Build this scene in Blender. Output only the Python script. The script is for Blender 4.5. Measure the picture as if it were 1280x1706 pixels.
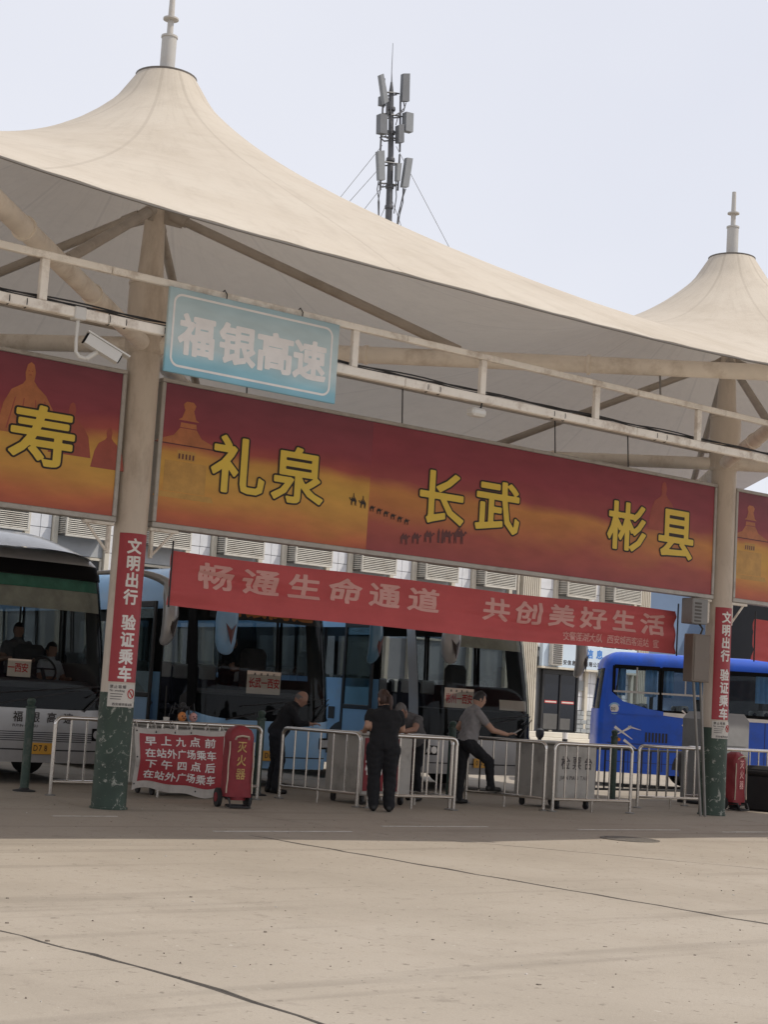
import bpy, math, random
import numpy as np
from mathutils import Vector
from math import sin, cos, pi, radians, sqrt, atan2
random.seed(7)
rng = np.random.default_rng(7)
scene = bpy.context.scene
COL = scene.collection
for o in list(bpy.data.objects):
    bpy.data.objects.remove(o)

# ------------------------------------------------------------------ camera, sky, sun, exposure
CAM = Vector((-9.3585, -17.4862, 1.45))
FOC, PITCH, ROLL, YAW = 2703.06, 0.116544, 0.0612736, 0.646384
S = 10.693                                   # column spacing along X
_f = Vector((sin(YAW) * cos(PITCH), cos(YAW) * cos(PITCH), sin(PITCH)))
_u = Vector((-sin(YAW) * sin(PITCH), -cos(YAW) * sin(PITCH), cos(PITCH)))
_r = Vector((cos(YAW), -sin(YAW), 0))
_ir = _r * cos(ROLL) + _u * sin(ROLL)
_iu = -_r * sin(ROLL) + _u * cos(ROLL)
cd = bpy.data.cameras.new('camera')
cd.sensor_fit = 'VERTICAL'
cd.sensor_height = 36
cd.lens = 36 * FOC / 1706
cd.clip_end = 3000
cam = bpy.data.objects.new('camera', cd)
COL.objects.link(cam)
from mathutils import Matrix
cam.matrix_world = Matrix(((_ir.x, _iu.x, -_f.x, CAM.x), (_ir.y, _iu.y, -_f.y, CAM.y), (_ir.z, _iu.z, -_f.z, CAM.z), (0, 0, 0, 1)))
scene.camera = cam

SUN = Vector((2.9, -2.5, 5.4)).normalized()
world = bpy.data.worlds.new('World')
scene.world = world
world.use_nodes = True
wn, wl_ = world.node_tree.nodes, world.node_tree.links
sky = wn.new('ShaderNodeTexSky')
sky.sky_type = 'NISHITA'
sky.sun_disc = False
sky.sun_elevation = math.asin(SUN.z)
sky.sun_rotation = atan2(SUN.x, SUN.y)
sky.air_density = 1.0
sky.dust_density = 3.0
sky.ozone_density = 1.6
veil = wn.new('ShaderNodeMix')               # thin high haze over the blue
veil.data_type = 'RGBA'
veil.inputs[0].default_value = 0.86
tc = wn.new('ShaderNodeTexCoord')
nz = wn.new('ShaderNodeTexNoise')
nz.inputs['Scale'].default_value = 2.2
nz.inputs['Detail'].default_value = 4
wl_.new(tc.outputs['Generated'], nz.inputs['Vector'])
cr_ = wn.new('ShaderNodeValToRGB')
cr_.color_ramp.elements[0].position = .3
cr_.color_ramp.elements[0].color = (4.5, 4.54, 4.9, 1)
cr_.color_ramp.elements[1].position = .75
cr_.color_ramp.elements[1].color = (5.05, 5.05, 5.3, 1)
wl_.new(nz.outputs[0], cr_.inputs[0])
wl_.new(sky.outputs[0], veil.inputs[6])
wl_.new(cr_.outputs[0], veil.inputs[7])
bg = wn['Background']
bg.inputs[1].default_value = 0.15
wl_.new(veil.outputs[2], bg.inputs[0])

sd = bpy.data.lights.new('sun', 'SUN')
sd.energy = 2.45
sd.angle = radians(0.6)
sd.color = (1.0, .93, .82)
sun = bpy.data.objects.new('sun', sd)
COL.objects.link(sun)
sun.rotation_euler = SUN.to_track_quat('Z', 'Y').to_euler()
vs = scene.view_settings
vs.view_transform = 'Standard'
vs.look = 'None'
vs.exposure = 0.29
vs.gamma = 1.0
vs.use_curve_mapping = False
scene.render.engine = 'CYCLES'
scene.cycles.use_denoising = True
scene.cycles.max_bounces = 10
scene.cycles.transparent_max_bounces = 24

# ------------------------------------------------------------------ materials
MT = {}


def mat(name, col, rough=.6, metal=0.0, var=.12, scale=3.0, bump=0.0, bscale=40., dirt=None, dirtamt=.5, dscale=1.2, coat=0.0, spec=.5, stretch=None):
    """principled surface with a large soft tone drift, a fine one and optional dirt patches"""
    if name in MT:
        return MT[name]
    m = bpy.data.materials.new(name)
    m.use_nodes = True
    N, L = m.node_tree.nodes, m.node_tree.links
    b = N['Principled BSDF']
    b.inputs['Roughness'].default_value = rough
    b.inputs['Metallic'].default_value = metal
    b.inputs['Specular IOR Level'].default_value = spec
    b.inputs['Coat Weight'].default_value = coat
    g = N.new('ShaderNodeNewGeometry')
    vec = g.outputs['Position']
    if stretch:
        mp = N.new('ShaderNodeMapping')
        mp.inputs['Scale'].default_value = stretch
        L.new(vec, mp.inputs[0])
        vec = mp.outputs[0]
    n1 = N.new('ShaderNodeTexNoise')
    n1.inputs['Scale'].default_value = scale
    n1.inputs['Detail'].default_value = 6
    n1.inputs['Roughness'].default_value = .65
    L.new(vec, n1.inputs['Vector'])
    r = N.new('ShaderNodeValToRGB')
    r.color_ramp.elements[0].position = .28
    r.color_ramp.elements[1].position = .72
    r.color_ramp.elements[0].color = tuple(c * (1 - var) for c in col) + (1,)
    r.color_ramp.elements[1].color = tuple(min(1, c * (1 + var)) for c in col) + (1,)
    L.new(n1.outputs[0], r.inputs[0])
    out = r.outputs[0]
    if dirt:
        n2 = N.new('ShaderNodeTexNoise')
        n2.inputs['Scale'].default_value = dscale
        n2.inputs['Detail'].default_value = 9
        n2.inputs['Roughness'].default_value = .7
        L.new(vec, n2.inputs['Vector'])
        r2 = N.new('ShaderNodeValToRGB')
        r2.color_ramp.elements[0].position = .5
        r2.color_ramp.elements[1].position = .68
        r2.color_ramp.elements[0].color = (0, 0, 0, 1)
        r2.color_ramp.elements[1].color = (dirtamt,) * 3 + (1,)
        L.new(n2.outputs[0], r2.inputs[0])
        mx = N.new('ShaderNodeMix')
        mx.data_type = 'RGBA'
        L.new(r2.outputs[0], mx.inputs[0])
        L.new(out, mx.inputs[6])
        mx.inputs[7].default_value = tuple(dirt) + (1,)
        out = mx.outputs[2]
    L.new(out, b.inputs['Base Color'])
    if bump:
        n3 = N.new('ShaderNodeTexNoise')
        n3.inputs['Scale'].default_value = bscale
        n3.inputs['Detail'].default_value = 5
        L.new(vec, n3.inputs['Vector'])
        bp = N.new('ShaderNodeBump')
        bp.inputs['Strength'].default_value = bump
        bp.inputs['Distance'].default_value = .01
        L.new(n3.outputs[0], bp.inputs['Height'])
        L.new(bp.outputs[0], b.inputs['Normal'])
    MT[name] = m
    return m


def glass(name, tint, refl=.12, rough=.02):
    m = bpy.data.materials.new(name)
    m.use_nodes = True
    N, L = m.node_tree.nodes, m.node_tree.links
    N.remove(N['Principled BSDF'])
    t = N.new('ShaderNodeBsdfTransparent')
    t.inputs[0].default_value = tuple(tint) + (1,)
    gl = N.new('ShaderNodeBsdfGlossy')
    gl.inputs[0].default_value = (.9, .93, .95, 1)
    gl.inputs['Roughness'].default_value = rough
    lw = N.new('ShaderNodeFresnel')
    lw.inputs[0].default_value = 1.42
    ma = N.new('ShaderNodeMath')
    ma.operation = 'MULTIPLY_ADD'
    L.new(lw.outputs[0], ma.inputs[0])
    ma.inputs[1].default_value = .35
    ma.inputs[2].default_value = refl * .02
    mx = N.new('ShaderNodeMixShader')
    L.new(ma.outputs[0], mx.inputs[0])
    L.new(t.outputs[0], mx.inputs[1])
    L.new(gl.outputs[0], mx.inputs[2])
    L.new(mx.outputs[0], N['Material Output'].inputs[0])
    MT[name] = m
    return m


def ramp_set(node, stops):
    e = node.color_ramp.elements
    while len(e) > 1:
        e.remove(e[-1])
    e[0].position, e[0].color = stops[0][0], tuple(stops[0][1]) + (1,)
    for p, c in stops[1:]:
        k = e.new(p)
        k.color = tuple(c) + (1,)


def print_mat(name, stops, wob=.22, H=1.85, blob=None):
    """flat printed desert-sunset poster: colour by height in object space, wavy"""
    m = bpy.data.materials.new(name)
    m.use_nodes = True
    N, L = m.node_tree.nodes, m.node_tree.links
    b = N['Principled BSDF']
    b.inputs['Roughness'].default_value = .42
    b.inputs['Specular IOR Level'].default_value = .35
    t = N.new('ShaderNodeTexCoord')
    mp = N.new('ShaderNodeMapping')
    mp.inputs['Scale'].default_value = (.42, 1, 1.15)
    L.new(t.outputs['Object'], mp.inputs[0])
    n = N.new('ShaderNodeTexNoise')
    n.inputs['Scale'].default_value = 1.5
    n.inputs['Detail'].default_value = 4
    L.new(mp.outputs[0], n.inputs['Vector'])
    sx = N.new('ShaderNodeSeparateXYZ')
    L.new(t.outputs['Object'], sx.inputs[0])
    a = N.new('ShaderNodeMath')
    a.operation = 'MULTIPLY'
    a.inputs[1].default_value = 1 / H
    L.new(sx.outputs[2], a.inputs[0])
    c = N.new('ShaderNodeMath')
    c.operation = 'MULTIPLY_ADD'
    L.new(n.outputs[0], c.inputs[0])
    c.inputs[1].default_value = wob
    c.inputs[2].default_value = -wob / 2
    d = N.new('ShaderNodeMath')
    d.operation = 'ADD'
    L.new(a.outputs[0], d.inputs[0])
    L.new(c.outputs[0], d.inputs[1])
    r = N.new('ShaderNodeValToRGB')
    ramp_set(r, stops)
    L.new(d.outputs[0], r.inputs[0])
    n2 = N.new('ShaderNodeTexNoise')
    n2.inputs['Scale'].default_value = 5
    n2.inputs['Detail'].default_value = 6
    L.new(mp.outputs[0], n2.inputs['Vector'])
    hs = N.new('ShaderNodeHueSaturation')
    v = N.new('ShaderNodeMath')
    v.operation = 'MULTIPLY_ADD'
    v.inputs[1].default_value = .5
    v.inputs[2].default_value = .75
    L.new(n2.outputs[0], v.inputs[0])
    L.new(v.outputs[0], hs.inputs['Value'])
    L.new(r.outputs[0], hs.inputs['Color'])
    L.new(hs.outputs[0], b.inputs['Base Color'])
    MT[name] = m
    return m


def membrane_mat():
    m = bpy.data.materials.new('coated_canvas')
    m.use_nodes = True
    N, L = m.node_tree.nodes, m.node_tree.links
    b = N['Principled BSDF']
    b.inputs['Roughness'].default_value = .62
    b.inputs['Specular IOR Level'].default_value = .3
    t = N.new('ShaderNodeTexCoord')
    s = N.new('ShaderNodeSeparateXYZ')
    L.new(t.outputs['Object'], s.inputs[0])

    def M(op, a, b_=None, c=None):
        k = N.new('ShaderNodeMath')
        k.operation = op
        for i, v in enumerate((a, b_, c)):
            if v is None:
                continue
            if isinstance(v, (int, float)):
                k.inputs[i].default_value = v
            else:
                L.new(v, k.inputs[i])
        return k.outputs[0]
    ang = M('ARCTAN2', s.outputs[1], s.outputs[0])
    rad = M('SQRT', M('ADD', M('MULTIPLY', s.outputs[0], s.outputs[0]), M('MULTIPLY', s.outputs[1], s.outputs[1])))
    seam = M('MULTIPLY', M('ABSOLUTE', M('SINE', M('MULTIPLY_ADD', ang, 6.0, .55))), rad)
    mask = M('LESS_THAN', seam, .11)
    # panel-to-panel tone
    n1 = N.new('ShaderNodeTexNoise')
    n1.inputs['Scale'].default_value = .6
    n1.inputs['Detail'].default_value = 8
    n1.inputs['Roughness'].default_value = .68
    L.new(t.outputs['Object'], n1.inputs['Vector'])
    r = N.new('ShaderNodeValToRGB')
    ramp_set(r, [(.25, (.48, .415, .33)), (.5, (.57, .505, .42)), (.75, (.61, .55, .465))])
    L.new(n1.outputs[0], r.inputs[0])
    # thin dirt lines
    mp = N.new('ShaderNodeMapping')
    mp.inputs['Scale'].default_value = (.7, 2.2, .7)
    L.new(t.outputs['Object'], mp.inputs[0])
    n2 = N.new('ShaderNodeTexNoise')
    n2.inputs['Scale'].default_value = 3.0
    n2.inputs['Detail'].default_value = 10
    n2.inputs['Roughness'].default_value = .75
    L.new(mp.outputs[0], n2.inputs['Vector'])
    r2 = N.new('ShaderNodeValToRGB')
    ramp_set(r2, [(.50, (0, 0, 0)), (.62, (.22, .22, .22)), (.74, (.55, .55, .55))])
    L.new(n2.outputs[0], r2.inputs[0])
    mx = N.new('ShaderNodeMix')
    mx.data_type = 'RGBA'
    L.new(r2.outputs[0], mx.inputs[0])
    L.new(r.outputs[0], mx.inputs[6])
    mx.inputs[7].default_value = (.42, .36, .29, 1)
    mx2 = N.new('ShaderNodeMix')
    mx2.data_type = 'RGBA'
    L.new(M('MULTIPLY', mask, .36), mx2.inputs[0])
    L.new(mx.outputs[2], mx2.inputs[6])
    mx2.inputs[7].default_value = (.36, .31, .25, 1)
    cv = N.new('ShaderNodeCombineXYZ')                     # run-off streaks down from the peak
    L.new(M('MULTIPLY', ang, 7.0), cv.inputs[0])
    L.new(M('MULTIPLY', rad, .35), cv.inputs[1])
    n4 = N.new('ShaderNodeTexNoise')
    n4.inputs['Scale'].default_value = 2.6
    n4.inputs['Detail'].default_value = 8
    n4.inputs['Roughness'].default_value = .7
    L.new(cv.outputs[0], n4.inputs['Vector'])
    r4 = N.new('ShaderNodeValToRGB')
    ramp_set(r4, [(.50, (0, 0, 0)), (.70, (.38, .38, .38))])
    L.new(n4.outputs[0], r4.inputs[0])
    mx3 = N.new('ShaderNodeMix')
    mx3.data_type = 'RGBA'
    L.new(r4.outputs[0], mx3.inputs[0])
    L.new(mx2.outputs[2], mx3.inputs[6])
    mx3.inputs[7].default_value = (.40, .345, .275, 1)
    L.new(mx3.outputs[2], b.inputs['Base Color'])
    bp = N.new('ShaderNodeBump')
    bp.inputs['Strength'].default_value = .45
    bp.inputs['Distance'].default_value = .03
    L.new(n2.outputs[0], bp.inputs['Height'])
    L.new(bp.outputs[0], b.inputs['Normal'])
    tr = N.new('ShaderNodeBsdfTranslucent')
    tr.inputs[0].default_value = (.55, .52, .49, 1)
    ms = N.new('ShaderNodeMixShader')
    ms.inputs[0].default_value = .19
    L.new(b.outputs[0], ms.inputs[1])
    L.new(tr.outputs[0], ms.inputs[2])
    L.new(ms.outputs[0], N['Material Output'].inputs[0])
    MT['membrane'] = m
    return m


def concrete_mat():
    m = bpy.data.materials.new('worn_concrete')
    m.use_nodes = True
    N, L = m.node_tree.nodes, m.node_tree.links
    b = N['Principled BSDF']
    b.inputs['Roughness'].default_value = .88
    b.inputs['Specular IOR Level'].default_value = .25
    g = N.new('ShaderNodeNewGeometry')

    def noise(scale, det=6, rough=.6, st=None):
        n = N.new('ShaderNodeTexNoise')
        n.inputs['Scale'].default_value = scale
        n.inputs['Detail'].default_value = det
        n.inputs['Roughness'].default_value = rough
        v = g.outputs['Position']
        if st:
            mp = N.new('ShaderNodeMapping')
            mp.inputs['Scale'].default_value = st
            L.new(v, mp.inputs[0])
            v = mp.outputs[0]
        L.new(v, n.inputs['Vector'])
        return n.outputs[0]

    def mixc(f, a, col, blend='MIX'):
        x = N.new('ShaderNodeMix')
        x.data_type = 'RGBA'
        x.blend_type = blend
        L.new(f, x.inputs[0])
        L.new(a, x.inputs[6])
        x.inputs[7].default_value = tuple(col) + (1,)
        return x.outputs[2]

    def rmp(src, stops):
        r = N.new('ShaderNodeValToRGB')
        ramp_set(r, stops)
        L.new(src, r.inputs[0])
        return r.outputs[0]
    c = rmp(noise(.35, 8, .62), [(.3, (.325, .285, .235)), (.5, (.37, .325, .27)), (.72, (.41, .365, .31))])
    c = mixc(rmp(noise(.9, 7, .7, (1, .35, 1)), [(.52, (0, 0, 0)), (.74, (.34,) * 3)]), c, (.24, .205, .165))
    c = mixc(rmp(noise(5.5, 5, .75), [(.56, (0, 0, 0)), (.74, (.5,) * 3)]), c, (.21, .18, .15))
    c = mixc(rmp(noise(13, 3, .6), [(.64, (0, 0, 0)), (.68, (.7,) * 3)]), c, (.16, .135, .11))
    c = mixc(rmp(noise(11.3, 3, .6, (1.3, 1, 1)), [(.69, (0, 0, 0)), (.73, (.5,) * 3)]), c, (.56, .52, .46))
    c = mixc(rmp(noise(1.0, 4, .55, (.10, 1.5, 1)), [(.56, (0, 0, 0)), (.64, (.40,) * 3), (.70, (.15,) * 3)]), c, (.20, .175, .145))
    c = mixc(rmp(noise(2.1, 6, .7), [(.63, (0, 0, 0)), (.72, (.55,) * 3)]), c, (.17, .145, .12))
    c = mixc(rmp(noise(90, 3), [(.3, (.25,) * 3), (.7, (0, 0, 0))]), c, (.22, .19, .155))
    L.new(c, b.inputs['Base Color'])
    bp = N.new('ShaderNodeBump')
    bp.inputs['Strength'].default_value = .45
    bp.inputs['Distance'].default_value = .012
    L.new(noise(26, 8, .7), bp.inputs['Height'])
    L.new(bp.outputs[0], b.inputs['Normal'])
    MT['concrete'] = m
    return m


def chipped_mat(name, paint, under, amount=.56):
    m = bpy.data.materials.new(name)
    m.use_nodes = True
    N, L = m.node_tree.nodes, m.node_tree.links
    b = N['Principled BSDF']
    b.inputs['Roughness'].default_value = .55
    g = N.new('ShaderNodeNewGeometry')
    sx = N.new('ShaderNodeSeparateXYZ')
    L.new(g.outputs['Position'], sx.inputs[0])
    n = N.new('ShaderNodeTexNoise')
    n.inputs['Scale'].default_value = 5.5
    n.inputs['Detail'].default_value = 9
    n.inputs['Roughness'].default_value = .74
    n.inputs['Distortion'].default_value = 1.6
    L.new(g.outputs['Position'], n.inputs['Vector'])
    r = N.new('ShaderNodeValToRGB')
    ramp_set(r, [(amount, (0, 0, 0)), (amount + .03, (1, 1, 1))])
    L.new(n.outputs[0], r.inputs[0])
    n2 = N.new('ShaderNodeTexNoise')
    n2.inputs['Scale'].default_value = 2.5
    n2.inputs['Detail'].default_value = 5
    L.new(g.outputs['Position'], n2.inputs['Vector'])
    r2 = N.new('ShaderNodeValToRGB')
    ramp_set(r2, [(.3, tuple(c * .7 for c in paint)), (.7, tuple(c * 1.25 for c in paint))])
    L.new(n2.outputs[0], r2.inputs[0])
    mx = N.new('ShaderNodeMix')
    mx.data_type = 'RGBA'
    L.new(r.outputs[0], mx.inputs[0])
    L.new(r2.outputs[0], mx.inputs[6])
    mx.inputs[7].default_value = tuple(under) + (1,)
    L.new(mx.outputs[2], b.inputs['Base Color'])
    MT[name] = m
    return m


membrane_mat()
concrete_mat()
chipped_mat('green_paint', (.036, .062, .045), (.30, .31, .27), .575)
mat('cream_paint', (.61, .53, .445), .5, var=.1, scale=2.2, dirt=(.28, .21, .15), dirtamt=.5, dscale=2.4, stretch=(1, 1, .35))
mat('pale_steel', (.84, .79, .71), .5, var=.1, scale=3, dirt=(.30, .21, .14), dirtamt=.6, dscale=4)
mat('mast_white', (.46, .445, .42), .5, var=.08, dirt=(.35, .27, .2), dirtamt=.5, dscale=3)
mat('rib_shaded', (.40, .35, .30), .55, var=.1, dirt=(.22, .18, .14), dirtamt=.5, dscale=2)  # darker copy of the strut paint: shade on the ribs put into the colour
mat('strut_paint', (.80, .73, .64), .55, var=.08, dirt=(.36, .27, .19), dirtamt=.5, dscale=2)
mat('dark_ring', (.14, .125, .11), .6)
mat('stainless', (.62, .59, .55), .22, 1.0, var=.1, scale=9, bump=.02, bscale=30)
mat('aluminium', (.52, .50, .47), .4, .75, var=.1, scale=5)
mat('panel_frame', (.44, .42, .39), .45, .2, var=.1, scale=4, dirt=(.2, .17, .14), dirtamt=.4, dscale=5)
mat('sign_back', (.18, .17, .16), .6)
mat('letter_yellow', (.80, .58, .085), .45, var=.06, scale=2)
mat('letter_black', (.028, .018, .014), .5)
mat('letter_white', (.74, .71, .68), .5, var=.08, scale=6)
mat('letter_grey', (.07, .06, .06), .6)
mat('letter_red', (.52, .03, .03), .5)
mat('letter_orange', (.62, .22, .06), .5)
mat('letter_blue', (.03, .20, .62), .5)
mat('letter_gold', (.48, .30, .10), .5, var=.3, scale=8)
mat('letter_pink', (.68, .37, .34), .65, var=.07, scale=3)
mat('sticker_red', (.36, .035, .045), .45, var=.07, scale=5)
mat('paper', (.60, .57, .52), .6, var=.08, scale=6)
mat('card_paper', (.68, .56, .46), .5, var=.06, scale=8)
mat('cloth_red', (.54, .095, .10), .75, var=.1, scale=1.6, bump=.15, bscale=60)
mat('notice_red', (.36, .035, .045), .6, var=.14, scale=3, dirt=(.16, .03, .03), dirtamt=.5, dscale=3)
mat('notice_white', (.52, .49, .45), .7, var=.12, scale=5, dirt=(.26, .23, .2), dirtamt=.5, dscale=4)
mat('sunshade_green', (.09, .30, .21), .7, var=.25, scale=5)
mat('sunshade_grey', (.46, .43, .36), .7, var=.25, scale=4)
mat('black_gloss', (.011, .011, .012), .5, var=.05, spec=.03)
mat('black_plastic', (.025, .025, .027), .5, var=.15, scale=6)
mat('rubber', (.022, .022, .023), .8, var=.15, scale=8)
mat('interior_dark', (.06, .058, .058), .8, var=.2, scale=3)
mat('interior_grey', (.10, .097, .094), .8, var=.15, scale=3)
mat('seat_cloth', (.07, .075, .10), .85, var=.2, scale=8)
mat('seat_cover', (.62, .62, .60), .8, var=.1, scale=6)
mat('curtain_blue', (.25, .48, .78), .8, var=.15, scale=6)
mat('bus_lightblue', (.25, .45, .68), .3, var=.07, scale=1.3, coat=.25, dirt=(.26, .36, .48), dirtamt=.5, dscale=2)
mat('bus_teal', (.10, .22, .33), .3, var=.06, scale=1.3, coat=.3)
mat('bus_silver', (.42, .42, .42), .3, .25, var=.07, scale=1.5, coat=.3, dirt=(.3, .28, .25), dirtamt=.4, dscale=2)
mat('bus_white', (.56, .55, .53), .3, var=.06, scale=1.5, coat=.3, dirt=(.32, .29, .26), dirtamt=.45, dscale=2)
mat('bus_blue', (.016, .10, .60), .38, var=.07, scale=1.4, coat=.15, dirt=(.035, .07, .21), dirtamt=.5, dscale=1.6)
mat('dome_grey', (.66, .72, .78), .3, var=.06, scale=2, coat=.6, dirt=(.25, .28, .31), dirtamt=.5, dscale=2.4)
mat('lamp_clear', (.6, .6, .6), .1, .4, var=.1)
mat('lamp_orange', (.7, .2, .02), .2)
mat('plate_yellow', (.62, .32, .04), .4)
mat('swirl_purple', (.28, .04, .16), .4)
mat('swirl_grey', (.14, .16, .22), .4)
mat('green_post', (.030, .060, .045), .45, var=.2, scale=6, dirt=(.15, .15, .13), dirtamt=.5, dscale=9)
mat('iron_black', (.02, .02, .022), .5, var=.2)
mat('desk_grey', (.43, .41, .375), .45, .1, var=.08, scale=2.5, dirt=(.14, .125, .11), dirtamt=.5, dscale=3)
mat('cabinet_grey', (.25, .25, .25), .5, var=.08, scale=2, dirt=(.15, .15, .14), dirtamt=.4, dscale=3)
mat('box_beige', (.17, .14, .115), .5, var=.1, scale=4, dirt=(.13, .1, .08), dirtamt=.6, dscale=4)
mat('cover_red', (.235, .02, .028), .6, var=.18, scale=4, bump=.3, bscale=14, dirt=(.17, .02, .025), dirtamt=.6, dscale=5)
mat('piping_cream', (.55, .46, .36), .7)
mat('wall_tile', (.70, .71, .74), .35, var=.05, scale=3, dirt=(.5, .49, .48), dirtamt=.4, dscale=2)
mat('grout', (.30, .31, .33), .9)
mat('pilaster_cream', (.60, .55, .46), .7, var=.07, scale=3, dirt=(.38, .33, .26), dirtamt=.5, dscale=2)
mat('spandrel', (.42, .43, .44), .6, var=.1, scale=3)
mat('ac_cream', (.56, .53, .47), .6, var=.08, scale=4, dirt=(.33, .28, .22), dirtamt=.55, dscale=3)
mat('ac_dark', (.12, .115, .11), .8)
mat('window_dark', (.012, .015, .022), .12, var=.1)
mat('blue_wall', (.15, .215, .33), .7, var=.08, scale=.6)
mat('shaded_wall', (.045, .045, .047), .8, var=.15, scale=.6)  # hall wall standing in shade, the shade put into its colour
mat('sign_pale', (.58, .68, .78), .5, var=.06, scale=1)
mat('stone_grey', (.33, .35, .36), .7, var=.22, scale=3)
mat('step_stone', (.62, .58, .50), .75, var=.08, scale=2)
mat('antenna_grey', (.15, .155, .165), .5, var=.1)
mat('antenna_light', (.24, .25, .26), .5, var=.1)
mat('antenna_steel', (.11, .11, .115), .5, .3, var=.2)
mat('galv_pipe', (.24, .23, .215), .45, .5, var=.15, scale=6)
mat('camera_white', (.62, .61, .58), .4, var=.06)
mat('skin', (.40, .235, .165), .55, var=.06, scale=20)
mat('skin_dark', (.30, .165, .115), .55, var=.06, scale=20)
mat('hair_black', (.016, .013, .012), .55, var=.3, scale=60)
mat('hair_brown', (.045, .022, .016), .5, var=.3, scale=60)
mat('hair_grey', (.13, .12, .115), .7, var=.3, scale=60)
mat('cloth_black', (.009, .0095, .012), .9, var=.25, scale=14, bump=.5, bscale=16)
mat('cloth_grey', (.22, .21, .21), .9, var=.12, scale=9, bump=.5, bscale=16)
mat('cloth_dimgrey', (.105, .10, .10), .9, var=.15, scale=9, bump=.5, bscale=16)
mat('cloth_white', (.42, .43, .45), .9, var=.1, scale=9)
mat('cloth_navy', (.012, .014, .02), .9, var=.2, scale=9)
mat('shoe', (.012, .012, .012), .5)
mat('road_paint', (.50, .47, .43), .8, var=.2, scale=9, dirt=(.33, .29, .25), dirtamt=1.0, dscale=6)
mat('iron_cover', (.16, .145, .125), .7, .3, var=.25, scale=20)
mat('grit_brown', (.19, .16, .13), .9, var=.4, scale=3)
mat('joint_dark', (.055, .047, .04), .95, var=.3, scale=12)
mat('far_ground', (.10, .095, .085), .9, var=.3, scale=.05)
print_mat('print_sunset', [(.0, (0.403, 0.088, 0.069)), (.10, (0.560, 0.165, 0.075)), (.24, (0.638, 0.319, 0.081)), (.40, (0.672, 0.396, 0.086)), (.50, (0.616, 0.319, 0.081)), (.58, (0.414, 0.094, 0.081)), (.68, (0.302, 0.061, 0.083)), (1., (0.207, 0.057, 0.081))])
print_mat('print_dusk', [(.0, (0.325, 0.066, 0.074)), (.22, (0.403, 0.099, 0.075)), (.36, (0.526, 0.198, 0.075)), (.46, (0.582, 0.253, 0.078)), (.58, (0.358, 0.079, 0.083)), (.75, (0.302, 0.057, 0.078)), (1., (0.258, 0.055, 0.076))], wob=.30)
print_mat('sign_blue_paint', [(.0, (.19, .40, .50)), (.14, (.25, .47, .55)), (.34, (.48, .58, .59)), (.8, (.43, .53, .54)), (1., (.34, .48, .53))], wob=.45, H=.78)
mat('print_gold', (.47, .17, .07), .45, var=.2, scale=6)
mat('print_ochre', (.55, .31, .08), .45, var=.18, scale=5)
mat('print_maroon', (.12, .035, .035), .45, var=.2, scale=6)  # dark maroon for printed camels, tower lines and mirror chevrons
mat('print_faint', (.37, .085, .06), .45, var=.15, scale=5)
glass('windscreen', (.72, .76, .76), .14)
glass('side_glass', (.40, .44, .46), .2)
glass('bus_glass', (.60, .66, .70), .2)
glass('door_glass', (.6, .66, .66), .12)

# ------------------------------------------------------------------ mesh helpers
WL = {}                                      # world origin of every parent


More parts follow.
